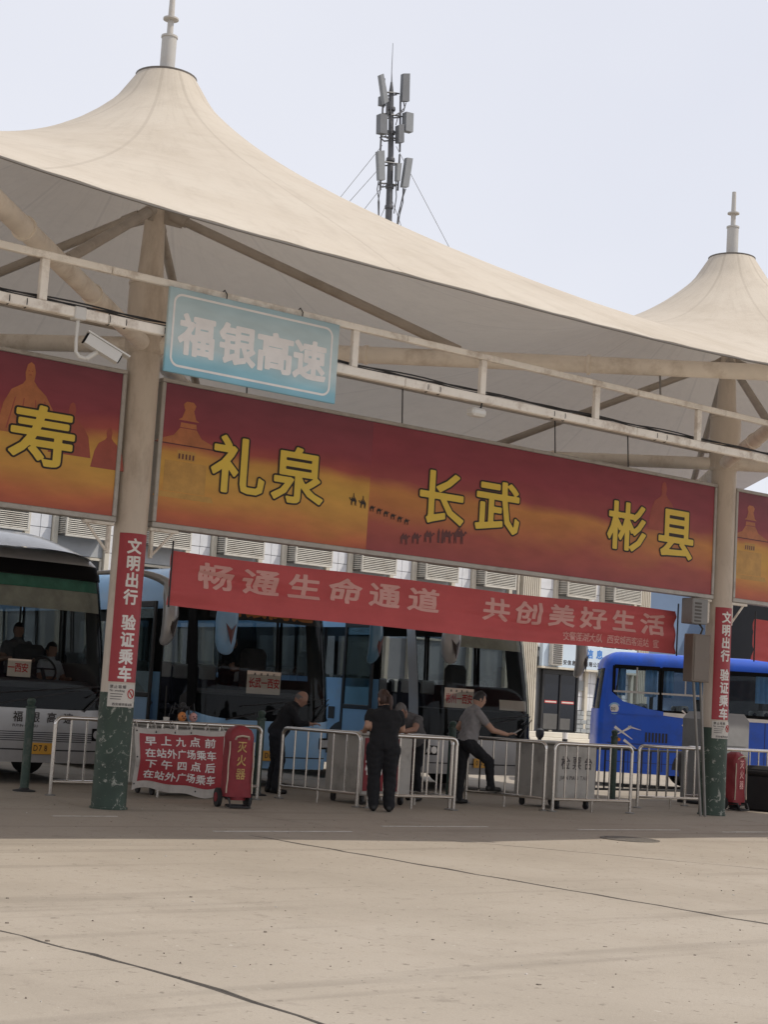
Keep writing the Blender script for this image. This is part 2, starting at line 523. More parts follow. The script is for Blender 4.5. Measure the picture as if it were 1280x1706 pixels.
class MB:
    def __init__(s):
        s.v, s.f, s.m, s.s = [], [], [], []

    def add(s, v, f, mi=0, sm=False):
        b = len(s.v)
        s.v.extend([tuple(p) for p in v])
        for q in f:
            s.f.append(tuple(i + b for i in q))
            s.m.append(mi)
            s.s.append(sm)
        return s

    def box(s, x0, x1, y0, y1, z0, z1, mi=0):
        v = [(x, y, z) for z in (z0, z1) for y in (y0, y1) for x in (x0, x1)]
        return s.add(v, [(0, 2, 3, 1), (4, 5, 7, 6), (0, 1, 5, 4), (2, 6, 7, 3), (0, 4, 6, 2), (1, 3, 7, 5)], mi)

    def cbox(s, x0, x1, y0, y1, z0, z1, c=.01, mi=0):
        """box with chamfered edges"""
        c = min(c, (x1 - x0) * .45, (y1 - y0) * .45, (z1 - z0) * .45)
        X, Y, Z = (x0, x1), (y0, y1), (z0, z1)
        v, idx = [], {}
        for i in (0, 1):
            for j in (0, 1):
                for k in (0, 1):
                    sx, sy, sz = (1 - 2 * i) * c, (1 - 2 * j) * c, (1 - 2 * k) * c
                    for a, p in enumerate(((X[i], Y[j] + sy, Z[k] + sz), (X[i] + sx, Y[j], Z[k] + sz), (X[i] + sx, Y[j] + sy, Z[k]))):
                        idx[i, j, k, a] = len(v)
                        v.append(p)
        f = []

        def q(*t):
            f.append(tuple(idx[a] for a in t))
        for i in (0, 1):
            a = [(i, 0, 0, 0), (i, 1, 0, 0), (i, 1, 1, 0), (i, 0, 1, 0)]
            q(*(a if i else a[::-1]))
            a = [(0, i, 0, 1), (1, i, 0, 1), (1, i, 1, 1), (0, i, 1, 1)]
            q(*(a[::-1] if i else a))
            a = [(0, 0, i, 2), (1, 0, i, 2), (1, 1, i, 2), (0, 1, i, 2)]
            q(*(a if i else a[::-1]))
        for j in (0, 1):
            for k in (0, 1):
                q((0, j, k, 1), (1, j, k, 1), (1, j, k, 2), (0, j, k, 2))
                q((j, 0, k, 0), (j, 1, k, 0), (j, 1, k, 2), (j, 0, k, 2))
                q((j, k, 0, 0), (j, k, 1, 0), (j, k, 1, 1), (j, k, 0, 1))
        for i in (0, 1):
            for j in (0, 1):
                for k in (0, 1):
                    q((i, j, k, 0), (i, j, k, 1), (i, j, k, 2))
        return s.add(v, f, mi)

    def path(s, pts, r, n=8, mi=0, caps=True, closed=False, flat=1.0):
        P = [Vector(p) for p in pts]
        R = r if isinstance(r, (list, tuple)) else [r] * len(P)
        v, f = [], []
        m = len(P)
        up = None
        for i in range(m):
            if closed:
                d = P[(i + 1) % m] - P[i - 1]
            else:
                d = P[min(i + 1, m - 1)] - P[max(i - 1, 0)]
            d = d.normalized()
            if up is None:
                a = Vector((0, 0, 1)) if abs(d.z) < .9 else Vector((1, 0, 0))
                up = (a - d * a.dot(d)).normalized()
            else:
                up = (up - d * up.dot(d))
                up = up.normalized() if up.length > 1e-6 else Vector((1, 0, 0))
            w = d.cross(up)
            for k in range(n):
                t = 2 * pi * k / n
                v.append(P[i] + (up * cos(t) * flat + w * sin(t)) * R[i])
        for i in range(m if closed else m - 1):
            for k in range(n):
                a, b = i * n + k, i * n + (k + 1) % n
                j = (i + 1) % m
                f.append((a, b, j * n + (k + 1) % n, j * n + k))
        s.add(v, f, mi, True)
        if caps and not closed:
            b = len(s.v) - len(v)
            s.f.append(tuple(b + k for k in range(n))[::-1])
            s.f.append(tuple(b + (m - 1) * n + k for k in range(n)))
            s.m += [mi, mi]
            s.s += [False, False]
        return s

    def tube(s, p, q, r, r1=None, n=12, mi=0, caps=True):
        return s.path([p, q], [r, r if r1 is None else r1], n, mi, caps)

    def lathe(s, prof, c=(0, 0, 0), n=24, mi=0, caps=True):
        v, f = [], []
        for (r, z) in prof:
            for k in range(n):
                t = 2 * pi * k / n
                v.append((c[0] + r * cos(t), c[1] + r * sin(t), c[2] + z))
        for i in range(len(prof) - 1):
            for k in range(n):
                f.append((i * n + k, i * n + (k + 1) % n, (i + 1) * n + (k + 1) % n, (i + 1) * n + k))
        s.add(v, f, mi, True)
        if caps:
            b = len(s.v) - len(v)
            s.f.append(tuple(b + k for k in range(n))[::-1])
            s.f.append(tuple(b + (len(prof) - 1) * n + k for k in range(n)))
            s.m += [mi, mi]
            s.s += [False, False]
        return s

    def disc(s, c, axis, r, th, n=20, mi=0):
        """short cylinder around axis vector"""
        a = Vector(axis).normalized()
        c = Vector(c)
        return s.tube(c - a * th / 2, c + a * th / 2, r, n=n, mi=mi)

    def prism(s, poly, a0, a1, plane='xz', mi=0):
        """extrude a 2-D outline; plane xz -> along y, yz -> along x, xy -> along z"""
        def P(u, w, t):
            return (u, t, w) if plane == 'xz' else ((t, u, w) if plane == 'yz' else (u, w, t))
        n = len(poly)
        v = [P(u, w, a0) for u, w in poly] + [P(u, w, a1) for u, w in poly]
        f = [tuple(range(n)), tuple(range(2 * n - 1, n - 1, -1))]
        f += [(i, (i + 1) % n, n + (i + 1) % n, n + i) for i in range(n)]
        return s.add(v, f, mi)

    def ell(s, c, r, nu=16, nv=10, mi=0, M=None):
        v, f = [], []
        for j in range(nv + 1):
            p = -pi / 2 + pi * j / nv
            for i in range(nu):
                t = 2 * pi * i / nu
                q = Vector((r[0] * cos(p) * cos(t), r[1] * cos(p) * sin(t), r[2] * sin(p)))
                if M is not None:
                    q = M @ q
                v.append((c[0] + q.x, c[1] + q.y, c[2] + q.z))
        for j in range(nv):
            for i in range(nu):
                f.append((j * nu + i, j * nu + (i + 1) % nu, (j + 1) * nu + (i + 1) % nu, (j + 1) * nu + i))
        return s.add(v, f, mi, True)

    def grid(s, fn, us, vs_, mi=0, sm=True, skip=None, flip=False):
        nu, nv = len(us), len(vs_)
        v = [fn(u, w) for u in us for w in vs_]
        f = []
        for i in range(nu - 1):
            for j in range(nv - 1):
                if skip and skip((us[i] + us[i + 1]) / 2, (vs_[j] + vs_[j + 1]) / 2):
                    continue
                q = (i * nv + j, (i + 1) * nv + j, (i + 1) * nv + j + 1, i * nv + j + 1)
                f.append(q[::-1] if flip else q)
        return s.add(v, f, mi, sm)

    def build(s, name, mats, parent=None, loc=None, sharp=35):
        L = WL[parent.name] if parent is not None else (Vector(loc) if loc else Vector((0, 0, 0)))
        me = bpy.data.meshes.new(name)
        v = np.array(s.v, dtype=float) - np.array(L)
        me.from_pydata(v.tolist(), [], s.f)
        if isinstance(mats, str):
            mats = [mats]
        for k in mats:
            me.materials.append(MT[k])
        me.polygons.foreach_set('material_index', s.m)
        me.polygons.foreach_set('use_smooth', s.s)
        if any(s.s):
            me.set_sharp_from_angle(angle=radians(sharp))
        me.update()
        o = bpy.data.objects.new(name, me)
        COL.objects.link(o)
        if parent is not None:
            o.parent = parent
        else:
            o.location = L
        WL[o.name] = L
        return o


def tag(o, label=None, cat=None, group=None, kind=None):
    for k, v in (('label', label), ('category', cat), ('group', group), ('kind', kind)):
        if v:
            o[k] = v
    return o


def thing(name, label, cat, loc=(0, 0, 0), group=None):
    o = bpy.data.objects.new(name, None)
    o.empty_display_size = .2
    COL.objects.link(o)
    o.location = loc
    WL[o.name] = Vector(loc)
    return tag(o, label, cat, group)


def copy_tree(o, parent=None):
    c = o.copy()
    COL.objects.link(c)
    c.parent = parent
    for ch in list(o.children):
        copy_tree(ch, c)
    return c


# ------------------------------------------------------------------ lettering: outlines offset to any weight
_gl = {}


def glyph(ch, off, n, mr=999):
    key = (ch, round(off, 4), n, mr)
    if key in _gl:
        return _gl[key]
    ek = (ch, 'e')
    if ek not in _gl:
        c = bpy.data.curves.new('tmp', 'FONT')
        c.body = ch
        c.size = 1
        c.resolution_u = 2
        o = bpy.data.objects.new('tmp', c)
        COL.objects.link(o)
        dg = bpy.context.evaluated_depsgraph_get()
        me = bpy.data.meshes.new_from_object(o.evaluated_get(dg))
        cnt = {}
        for p in me.polygons:
            vs2 = list(p.vertices)
            for a, b in zip(vs2, vs2[1:] + vs2[:1]):
                k = (min(a, b), max(a, b))
                cnt[k] = cnt.get(k, 0) + 1
        E = np.array([[me.vertices[a].co[:2], me.vertices[b].co[:2]] for (a, b), q in cnt.items() if q == 1], dtype=float).reshape(-1, 2, 2)
        bpy.data.objects.remove(o)
        bpy.data.meshes.remove(me)
        bpy.data.curves.remove(c)
        if len(E):
            mnx, mxx = E[:, :, 0].min(), E[:, :, 0].max()
        else:
            mnx, mxx = 0, .4
        _gl[ek] = (E, mnx, mxx)
    E, mnx, mxx = _gl[ek]
    if not len(E):
        _gl[key] = ([], [], mnx, mxx)
        return _gl[key]
    x0, x1, y0, y1 = mnx - off - .03, mxx + off + .03, E[:, :, 1].min() - off - .03, E[:, :, 1].max() + off + .03
    h = 1.0 / n
    nx, ny = int((x1 - x0) / h) + 2, int((y1 - y0) / h) + 2
    gx, gy = x0 + np.arange(nx) * h, y0 + np.arange(ny) * h
    PX, PY = np.meshgrid(gx, gy, indexing='ij')
    ax, ay, bx, by = E[:, 0, 0], E[:, 0, 1], E[:, 1, 0], E[:, 1, 1]
    px, py = PX[..., None], PY[..., None]
    dx, dy = bx - ax, by - ay
    t = np.clip(((px - ax) * dx + (py - ay) * dy) / np.maximum(dx * dx + dy * dy, 1e-12), 0, 1)
    d = np.sqrt(((px - ax - t * dx) ** 2 + (py - ay - t * dy) ** 2).min(-1))
    cross = ((ay > py) != (by > py)) & (px < dx * (py - ay) / np.where(np.abs(dy) < 1e-12, 1e-12, dy) + ax)
    ins = cross.sum(-1) % 2 == 1
    D = np.where(ins, -d, d) - off               # <0 inside
    V, Fc, cache = [], [], {}

    def vert(k, p):
        if k not in cache:
            cache[k] = len(V)
            V.append(p)
        return cache[k]

    def corner(i, j):
        return vert(('c', i, j), (gx[i], gy[j]))

    def edge(i, j, k, l):
        a, b = D[i, j], D[k, l]
        w = a / (a - b)
        return vert(('e', min((i, j), (k, l)), max((i, j), (k, l))), (gx[i] + (gx[k] - gx[i]) * w, gy[j] + (gy[l] - gy[j]) * w))
    neg = D < 0
    for j in range(ny - 1):
        i = 0
        while i < nx - 1:
            cs = [(i, j), (i + 1, j), (i + 1, j + 1), (i, j + 1)]
            sg = [neg[c] for c in cs]
            if all(sg):
                k = i
                while k + 1 < nx - 1 and k - i < mr and neg[k + 2, j] and neg[k + 2, j + 1]:
                    k += 1
                Fc.append((corner(i, j), corner(k + 1, j), corner(k + 1, j + 1), corner(i, j + 1)))
                i = k + 1
                continue
            if any(sg):
                poly = []
                for a in range(4):
                    b = (a + 1) % 4
                    if sg[a]:
                        poly.append(corner(*cs[a]))
                    if sg[a] != sg[b]:
                        poly.append(edge(*cs[a], *cs[b]))
                if len(set(poly)) >= 3:
                    Fc.append(tuple(poly))
            i += 1
    _gl[key] = (V, Fc, mnx, mxx)
    return _gl[key]


def text(mb, s, fn, w, h, adv=None, off=.02, n=48, mi=0, u0=0., latin=False, vert=False, fit=False, mr=999):
    """lay characters along u (or down v when vert) with fn(u, v) -> xyz; w,h = size of one em square"""
    adv = adv if adv is not None else (h if vert else w)
    u, v0 = u0, 0.
    for ch in s:
        if ch == ' ':
            if vert:
                v0 -= adv * .5
            else:
                u += adv * (.6 if not latin else .35)
            continue
        V, Fc, a, b = glyph(ch, off, n, mr)
        if fit:                                  # stretch the ink to fill the em square
            ys = [p[1] for p in V]
            y0, y1 = min(ys), max(ys)
            xs = [p[0] for p in V]
            x0, x1 = min(xs), max(xs)
            P = [fn(u + (x - x0) / (x1 - x0) * w, v0 + (y - y0) / (y1 - y0) * h) for x, y in V]
        else:
            P = [fn(u + x * w, v0 + (y + .12) * h) for x, y in V]
        mb.add(P, Fc, mi)
        if vert:
            v0 -= adv
        else:
            u += adv if not latin else ((b - a) + .09) * w
    return mb


def letters(parent, mt, s, fn, w, h, adv=None, off=.02, n=48, **kw):
    """like text(), each character an object of its own"""
    adv = adv if adv is not None else w
    u = 0.
    vert = kw.get('vert', False)
    v0 = 0.
    for ch in s:
        if ch == ' ':
            if vert:
                v0 -= adv * .5
            else:
                u += adv * .6
            continue
        m = MB()
        text(m, ch, (lambda a, b, u=u, v0=v0: fn(a + u, b + v0)), w, h, adv, off, n, **kw)
        m.build('letter', mt, parent)
        if vert:
            v0 -= adv
        else:
            u += adv


def flat(x, y, z):
    """text plane facing -Y with its origin at x,y,z"""
    return lambda u, v: (x + u, y, z + v)


# ------------------------------------------------------------------ the ground
GX = [-38, -30, -20, -15, -10, -5, .1, 5.2, 10.3, 15.4, 20.5, 25.6, 34]
GY = [-38, -30, -20, -9.85, -3.1, 1.5, 6.5, 11.5, 16.4]


def gx_at(i, y):
    x = GX[i]
    if i == 7:                                   # this joint runs askew in the open yard
        x = np.interp(y, [-20, -9.85, -6.5, -3.1, 1.5, 6.5], [7.2, 5.6, 4.1, 1.9, 1.2, 1.2])
        if y > -3.0:
            x = np.interp(y, [-3.1, 1.5], [1.9, 1.2])
    if i == 5:
        x = np.interp(y, [-20, -10, -8.4, -3], [-4.7, -4.97, -5.2, -5.3])
    if i == 6:
        x = np.interp(y, [-9.8, -5.2, -2.9, -1.5], [.42, .13, 0., -.2])
    return float(x)


def wob(x, y, k):
    return .016 * sin(x * 3.1 + k) + .012 * sin(y * 7.3 + k * 2) + .008 * sin((x + y) * 17 + k)


g = MB()
g.box(-900, 900, -900, 900, -1.2, -.035)
ground = g.build('ground', 'far_ground')
tag(ground, 'pale worn concrete station yard with dark joints', 'ground', kind='structure')
sub = MB()
sub.box(-37.9, 33.9, -37.9, 16.3, -.04, -.007)
sub.build('joint_filler', 'joint_dark', ground)
for i in range(len(GX) - 1):
    for j in range(len(GY) - 1):
        y0, y1 = GY[j], GY[j + 1]
        gap = .011
        wide = (.020 if i + 1 == 5 else .026) if i + 1 in (5, 6, 7) and j < 4 else gap
        wl2 = (.020 if i == 5 else .026) if i in (5, 6, 7) and j < 4 else gap
        pts = []
        n = 30
        for k in range(n + 1):
            y = y0 + gap * .5 + (y1 - y0 - gap) * k / n
            pts.append((gx_at(i + 1, y) - wide + wob(i + 1, y, 1) + random.uniform(-.012, .012), y))
        for k in range(1, n):
            x = gx_at(i + 1, y1) + (gx_at(i, y1) - gx_at(i + 1, y1)) * k / n
            pts.append((x, y1 - gap * .35 + wob(x, j + 1, 2) * .3))
        for k in range(n + 1):
            y = y1 - gap * .5 - (y1 - y0 - gap) * k / n
            pts.append((gx_at(i, y) + wl2 + wob(i, y, 1) + random.uniform(-.012, .012), y))
        for k in range(1, n):
            x = gx_at(i, y0) + (gx_at(i + 1, y0) - gx_at(i, y0)) * k / n
            pts.append((x, y0 + gap * .35 + wob(x, j, 2) * .3))
        dz = random.uniform(-.003, 0)
        MB().prism(pts, -.02, dz, 'xy').build('slab', 'concrete', ground)
for x0, x1, y in ((-1.24, -.45, -1.08), (2.5, 4.15, -2.12), (5.35, 7.25, -2.48), (-.2, 1.6, -2.75), (7.8, 9.3, -2.75)):
    k = MB()
    k.box(x0, x1, y, y + .05, -.002, .004)
    k.build('paint_line', 'road_paint', ground)
mh = MB()
mh.lathe([(.36, -.01), (.36, .006), (.31, .006), (.31, -.002)], (5.1, -3.62, 0), 28, caps=False)
for k in range(-5, 6):
    w = sqrt(max(0, .3 ** 2 - (k * .055) ** 2))
    mh.box(5.1 - w, 5.1 + w, -3.62 + k * .055 - .018, -3.62 + k * .055 + .018, -.004, .005)
o = mh.build('drain_cover', 'iron_cover')
tag(o, 'round iron drain cover set in the sunlit concrete yard', 'drain cover')

gr = MB()                                             # grit, leaf scraps and gum lying on the yard
for k in range(650):
    d_ = 4 + 22 * random.random() ** 1.2
    a_ = YAW + random.uniform(-.42, .42)
    x, y = CAM.x + d_ * sin(a_), CAM.y + d_ * cos(a_)
    if y > .5:
        continue
    r_ = random.choice((.003, .004, .006, .008, .013)) * random.uniform(.7, 1.2)
    q = random.uniform(0, pi)
    n_ = random.randint(4, 6)
    st = random.uniform(.3, 1)
    pts = [(r_ * cos(2 * pi * i / n_) * random.uniform(.7, 1.1), st * r_ * sin(2 * pi * i / n_) * random.uniform(.7, 1.1)) for i in range(n_)]
    pts = [(x + a * cos(q) - b * sin(q), y + a * sin(q) + b * cos(q)) for a, b in pts]
    gr.prism(pts, -.002, random.uniform(.002, .006), 'xy', 0 if random.random() < .8 else 1)
o = gr.build('grit', ['grit_brown', 'road_paint'])
tag(o, 'scattered dark grit and scraps on the concrete', 'grit', kind='stuff')

# ------------------------------------------------------------------ canopy membrane: a weighted soap film over one bay
HX, HY, ZR, ZC, RR = S / 2, 6.3, 9.04, 5.37, .37


def film(a=.42, nx=60, ny=70, it=420):
    xs, ys = np.linspace(-HX, HX, nx + 1), np.linspace(-HY, HY, ny + 1)
    XX, YY = np.meshgrid(xs, ys, indexing='ij')
    R = np.hypot(XX, YY)
    h = ZC + (ZR - ZC) * np.clip(1 - np.log(np.maximum(R, RR) / RR) / math.log(HX / RR), 0, 1)
    dx, dy = xs[1] - xs[0], ys[1] - ys[0]
    ring = R <= max(RR, .75 * max(dx, dy))
    W = np.maximum(R, RR) ** (-a)
    Wp = np.pad(W, 1, mode='edge')
    e, w = (W + Wp[2:, 1:-1]) / dx ** 2, (W + Wp[:-2, 1:-1]) / dx ** 2
    n, s = (W + Wp[1:-1, 2:]) / dy ** 2, (W + Wp[1:-1, :-2]) / dy ** 2
    D = e + w + n + s
    red = (np.add.outer(np.arange(nx + 1), np.arange(ny + 1)) % 2) == 0
    for k in range(it):
        for c in (red, ~red):
            H = np.pad(h, 1, mode='reflect')
            q = (e * H[2:, 1:-1] + w * H[:-2, 1:-1] + n * H[1:-1, 2:] + s * H[1:-1, :-2]) / D
            h = np.where(c, h + 1.9 * (q - h), h)
            h[:, 0] = h[:, -1] = ZC - .26 * (1 - (xs / HX) ** 2)
            h[ring] = ZR
    return xs, ys, h


FXS, FYS, FH = film()


def film_z(x, y):
    i = min(max((x - FXS[0]) / (FXS[1] - FXS[0]), 0), len(FXS) - 1.0001)
    j = min(max((y - FYS[0]) / (FYS[1] - FYS[0]), 0), len(FYS) - 1.0001)
    a, b = int(i), int(j)
    u, v = i - a, j - b
    return float(FH[a, b] * (1 - u) * (1 - v) + FH[a + 1, b] * u * (1 - v) + FH[a, b + 1] * (1 - u) * v + FH[a + 1, b + 1] * u * v)


def edge_pt(t):
    """outline of one bay: scalloped front and back edges, straight valley seams"""
    cx, cy = cos(t), sin(t)
    k = min(HX / max(abs(cx), 1e-9), HY / max(abs(cy), 1e-9))
    x, y = cx * k, cy * k
    if abs(abs(y) - HY) < 1e-6:
        y = math.copysign(HY - .42 * (1 - (x / HX) ** 2), y)
    return x, y


corner = atan2(HY, HX)
angs = []
for a, b in ((-corner, corner), (corner, pi - corner), (pi - corner, pi + corner), (pi + corner, 2 * pi - corner)):
    angs += [a + (b - a) * k / 26 for k in range(26)]
mv, mf = [], []
NR = 34
for t in angs:
    bx, by = edge_pt(t)
    R = math.hypot(bx, by)
    for k in range(NR + 1):
        q = (k / NR) ** 1.7
        r = RR + (R - RR) * q
        x, y = bx / R * r, by / R * r
        z = film_z(x, y) if r > .62 else ZR - (ZR - film_z(bx / R * .62, by / R * .62)) * (r - RR) / (.62 - RR)
        mv.append((x, y, z))
na = len(angs)
for i in range(na):
    for k in range(NR):
        mf.append((i * (NR + 1) + k, i * (NR + 1) + k + 1, ((i + 1) % na) * (NR + 1) + k + 1, ((i + 1) % na) * (NR + 1) + k))


def make_canopy(ix, label):
    X = ix * S
    t = thing('tensile_canopy', label, 'canopy', (X, 0, 0), 'membrane canopies over the station bays')
    m = MB()
    m.add([(x + X, y, z) for x, y, z in mv], mf, 0, True)
    m.build('membrane', 'membrane', t, sharp=70)
    for sy in (-1, 1):                                     # edge cables of the scalloped edges
        c = MB()
        pts = []
        for k in range(25):
            x = -HX + 2 * HX * k / 24
            y = sy * (HY - .42 * (1 - (x / HX) ** 2))
            pts.append((X + x, y + sy * .012, film_z(x, y) - .012))
        c.path(pts, .011, 6)
        c.build('edge_cable', 'dark_ring', t)
        c = MB()                                           # doubled hem of the fabric along the edge
        us = [-HX + .02 + 2 * (HX - .02) * k / 40 for k in range(41)]

        def hem(x, q):
            y = sy * (HY - .42 * (1 - (x / HX) ** 2) - q)
            return (X + x, y, film_z(x, y) + .008 + .004 * sin(x * 9))
        c.grid(hem, us, [.0, .06, .13])
        c.build('edge_hem', 'membrane', t)
    r = MB()
    r.lathe([(RR - .05, ZR - .03), (RR + .008, ZR - .035), (RR + .016, ZR + .008), (RR - .03, ZR + .022), (.12, ZR + .03)], (X, 0, 0), 32)
    r.build('peak_ring', 'dark_ring', t)
    for sx in (-1, 1):                                     # clamp plates at the low corners
        p = MB()
        p.cbox(X + sx * (HX - .16) - .09, X + sx * (HX - .16) + .09, -HY - .03, -HY + .05, ZC - .09, ZC + .015, .01)
        p.build('corner_plate', 'galv_pipe', t)
    return t


make_canopy(-1, 'cream membrane canopy beyond the left edge, next to the tall peaked one')
make_canopy(0, 'large cream peaked membrane canopy nearest, over the blue road sign')
make_canopy(1, 'cream peaked membrane canopy farther right, over the second column')


def make_column(ix, label):
    X = ix * S
    t = thing('canopy_column', label, 'column', (X, 0, 0), 'canopy columns')
    m = MB()
    m.lathe([(.202, 1.36), (.202, 5.55)], (X, 0, 0), 36)
    m.build('shaft', 'cream_paint', t)
    m = MB()
    m.lathe([(.225, 0), (.225, .02), (.208, .022), (.208, 1.372)], (X, 0, 0), 36)
    m.build('painted_base', 'green_paint', t)
    m = MB()
    m.lathe([(.21, 5.5), (.245, 5.54), (.25, 5.75), (.25, 6.28), (.245, 6.36), (.258, 6.365), (.258, 6.40), (.19, 6.41)], (X, 0, 0), 36)
    m.build('collar', 'cream_paint', t)
    m = MB()
    m.lathe([(.17, 6.38), (.15, 6.7), (.125, 7.2), (.112, 7.6), (.105, 9.0)], (X, 0, 0), 28)
    for k in range(8):
        a = k * pi / 4
        m.lathe([(.018, 6.40), (.018, 6.45)], (X + .215 * cos(a), .215 * sin(a), 0), 6)
    m.build('upper_shaft', 'cream_paint', t)
    m = MB()
    m.lathe([(.095, 9.05), (.095, 9.56), (.105, 9.565), (.105, 9.59), (.04, 9.595), (.04, 9.80), (.098, 9.805), (.098, 9.825), (.04, 9.83), (.034, 10.18)], (X, 0, 0), 20)
    m.build('finial', 'mast_white', t)
    for sx, sy in ((1, -1), (-1, -1), (1, 1), (-1, 1)):
        rise = -.22 if sy < 0 else .12
        e = Vector((X + sx * (HX - .05), sy * (HY - .06), 5.6 + rise))
        b = Vector((X + sx * .1, sy * .11, 5.62))
        m = MB()
        d = (e - b)
        pts = [b, b + d * .04, b + d * .5, e]
        m.path(pts, [.105, .105, .10, .092], 18)
        for q in (.33, .66):
            p = b + d * q
            m.tube(p - d.normalized() * .02, p + d.normalized() * .02, .118, n=18)
        a = m.build('arm', 'strut_paint', t)
        m = MB()
        top = Vector((X + sx * .09, sy * .1, 7.3))
        low = b + d * .47 + Vector((0, 0, .1))
        dd = low - top
        m.path([top + dd * .05, low], .058, 12)
        m.tube(top + dd * .02, top + dd * .075, .07, n=12)
        m.prism([(-.1, -.12), (.22, -.2), (.22, -.05), (-.1, .14)], -.012, .012, 'xz')
        # turn the gusset into the rib's own vertical plane
        nrm = Vector((sx * (HX), sy * HY, 0)).normalized()
        nv = len(m.v)
        for i in range(nv - 8, nv):
            u, w_, z = m.v[i]
            p = top + nrm * u + Vector((-nrm.y, nrm.x, 0)) * w_ + Vector((0, 0, z))
            m.v[i] = tuple(p)
        m.build('rib', 'rib_shaded', t)
    return t


cols = [make_column(0, 'cream column with chipped green base beside the blue road sign'),
        make_column(1, 'cream column with chipped green base beside the hanging meter boxes')]

for ix, lab in ((0, 'tall red vertical sticker with white characters on the nearer column'), (1, 'tall red vertical sticker with white characters on the farther column')):
    X = ix * S
    a0, hw = radians(262), radians(56)
    t = thing('column_sticker', lab, 'sticker', (X, -.21, 1.5), 'red stickers on the columns')
    m = MB()
    m.grid(lambda a, z: (X + .2065 * cos(a), .2065 * sin(a), z), [a0 - hw + 2 * hw * k / 16 for k in range(17)], [1.5, 2.1, 2.7, 3.28])
    m.build('sheet', 'sticker_red', t)
    m = MB()
    cw = .185

    def cyl(u, v, X=X, r=.2085, z0=3.03):
        a = a0 + (u - cw / 2) / .2065
        return (X + r * cos(a), r * sin(a), z0 + v)
    letters(t, 'letter_white', '文明出行 验证乘车', cyl, cw, .19, .2035, .034, 44, vert=True, mr=2)
    t = thing('smoking_notice', 'small white paper no smoking notice on the %s column' % ('nearer' if ix == 0 else 'farther'), 'notice', (X, -.21, 1.21), 'no smoking notices')
    m = MB()
    m.grid(lambda a, z: (X + (.2125 + .002 * sin(a * 9 + z * 30)) * cos(a), (.2125 + .002 * sin(a * 9 + z * 30)) * sin(a), z), [a0 - hw * .93 + 2 * hw * .93 * k / 16 for k in range(17)], [1.205, 1.29, 1.38, 1.475])
    m.build('sheet', 'paper', t)
    m = MB()

    def cy2(z0, du):
        return lambda u, v: (X + .2155 * cos(a0 + (u + du) / .21), .2155 * sin(a0 + (u + du) / .21), z0 + v)
    text(m, '禁止吸烟', cy2(1.42, -.17), .045, .045, .05, .012, 26, mr=2)
    text(m, 'No smoking', cy2(1.38, -.17), .036, .036, None, .01, 22, latin=True, mr=2)
    for k in range(3):
        z = 1.352 - k * .03
        m.grid(lambda a, q: (X + .2155 * cos(a), .2155 * sin(a), z + q), [a0 - .75 + k2 * .05 for k2 in range(15 - k)], [0, .008])
    text(m, '西安城西客运站', cy2(1.217, -.13), .036, .036, .038, .014, 24, mr=2)
    tag(m.build('lettering', 'letter_grey', t), kind='stuff')
    m = MB()
    ring = []
    for k in range(24):
        q = 2 * pi * k / 24
        a = a0 + (.1 + .047 * cos(q)) / .21
        ring.append((X + .217 * cos(a), .217 * sin(a), 1.365 + .052 * sin(q)))
    m.path(ring, .006, 5, closed=True)
    a1, a2 = a0 + (.1 - .033) / .21, a0 + (.1 + .033) / .21
    m.path([(X + .217 * cos(a1), .217 * sin(a1), 1.402), (X + .2175 * cos(a0 + .1 / .21), .2175 * sin(a0 + .1 / .21), 1.365), (X + .217 * cos(a2), .217 * sin(a2), 1.328)], .006, 5)
    m.build('ban_symbol', 'letter_red', t)

# ------------------------------------------------------------------ the white gantry rails, hung from the front arms
GYY = -4.8
t = thing('gantry_rails', 'pale steel ladder gantry running across in front of both columns', 'gantry', (0, GYY, 4.6))
x0, x1 = -9.6, 12.2
for nm, za, zb, hw in (('top_rail', 5.047, 5.113, .03), ('bottom_rail', 4.592, 4.680, .036)):
    k = x0
    while k < x1 - .1:
        e = min(k + 3.32, x1)
        m = MB()
        m.cbox(k + .003, e - .003, GYY - hw, GYY + hw, za, zb, .008)
        if nm == 'bottom_rail':
            m.cbox(k + .003, e - .003, GYY + hw + .002, GYY + hw + .10, zb + .0, zb + .014, .003)
        m.build(nm, 'pale_steel', t)
        k = e
k = -.272 - 1.66 * 5
while k < 12:
    m = MB()
    m.cbox(k - .037, k + .037, GYY - .028, GYY + .028, 4.682, 5.045, .006)
    m.build('post', 'pale_steel', t)
    k += 1.66
for X in (-4.06, 4.06, S - 4.06):
    m = MB()
    m.tube((X, GYY, 5.113), (X, GYY + .02, 5.36), .012, n=6)
    m.build('hanger', 'galv_pipe', t)
for q in range(3):                                      # loose cables lying on the lower rail
    w = MB()
    pts = []
    for k in range(120):
        x = -9.4 + 21.4 * k / 119
        pts.append((x, GYY + .07 + .018 * sin(x * 1.7 + q * 2), 4.703 + abs(.022 * sin(x * 2.5 + q * 1.7)) + .009 * q))
    w.path(pts, .008, 5)
    w.build('cable', 'black_plastic', t)
for x in (-3.9, -2.95, -2.4, .65, 2.4, 4.0):
    for k in range(2):
        w = MB()
        w.path([(x + k * .16, GYY + .041 * cos(a), 4.636 + .051 * sin(a)) for a in [2 * pi * j / 12 for j in range(12)]], .0045, 4, closed=True)
        w.build('cable_tie', 'black_plastic', t)
t = thing('tie_beam', 'dark steel tie beam between the columns above the billboards', 'beam', (0, .1, 5.8))
for xa, xb in ((-S + .26, -.26), (.26, S - .26), (S + .26, 2 * S - .26)):
    m = MB()
    m.cbox(xa, xb, .06, .16, 5.77, 5.87, .01)
    m.build('beam', 'rib_shaded', t)

# ------------------------------------------------------------------ billboards between the columns


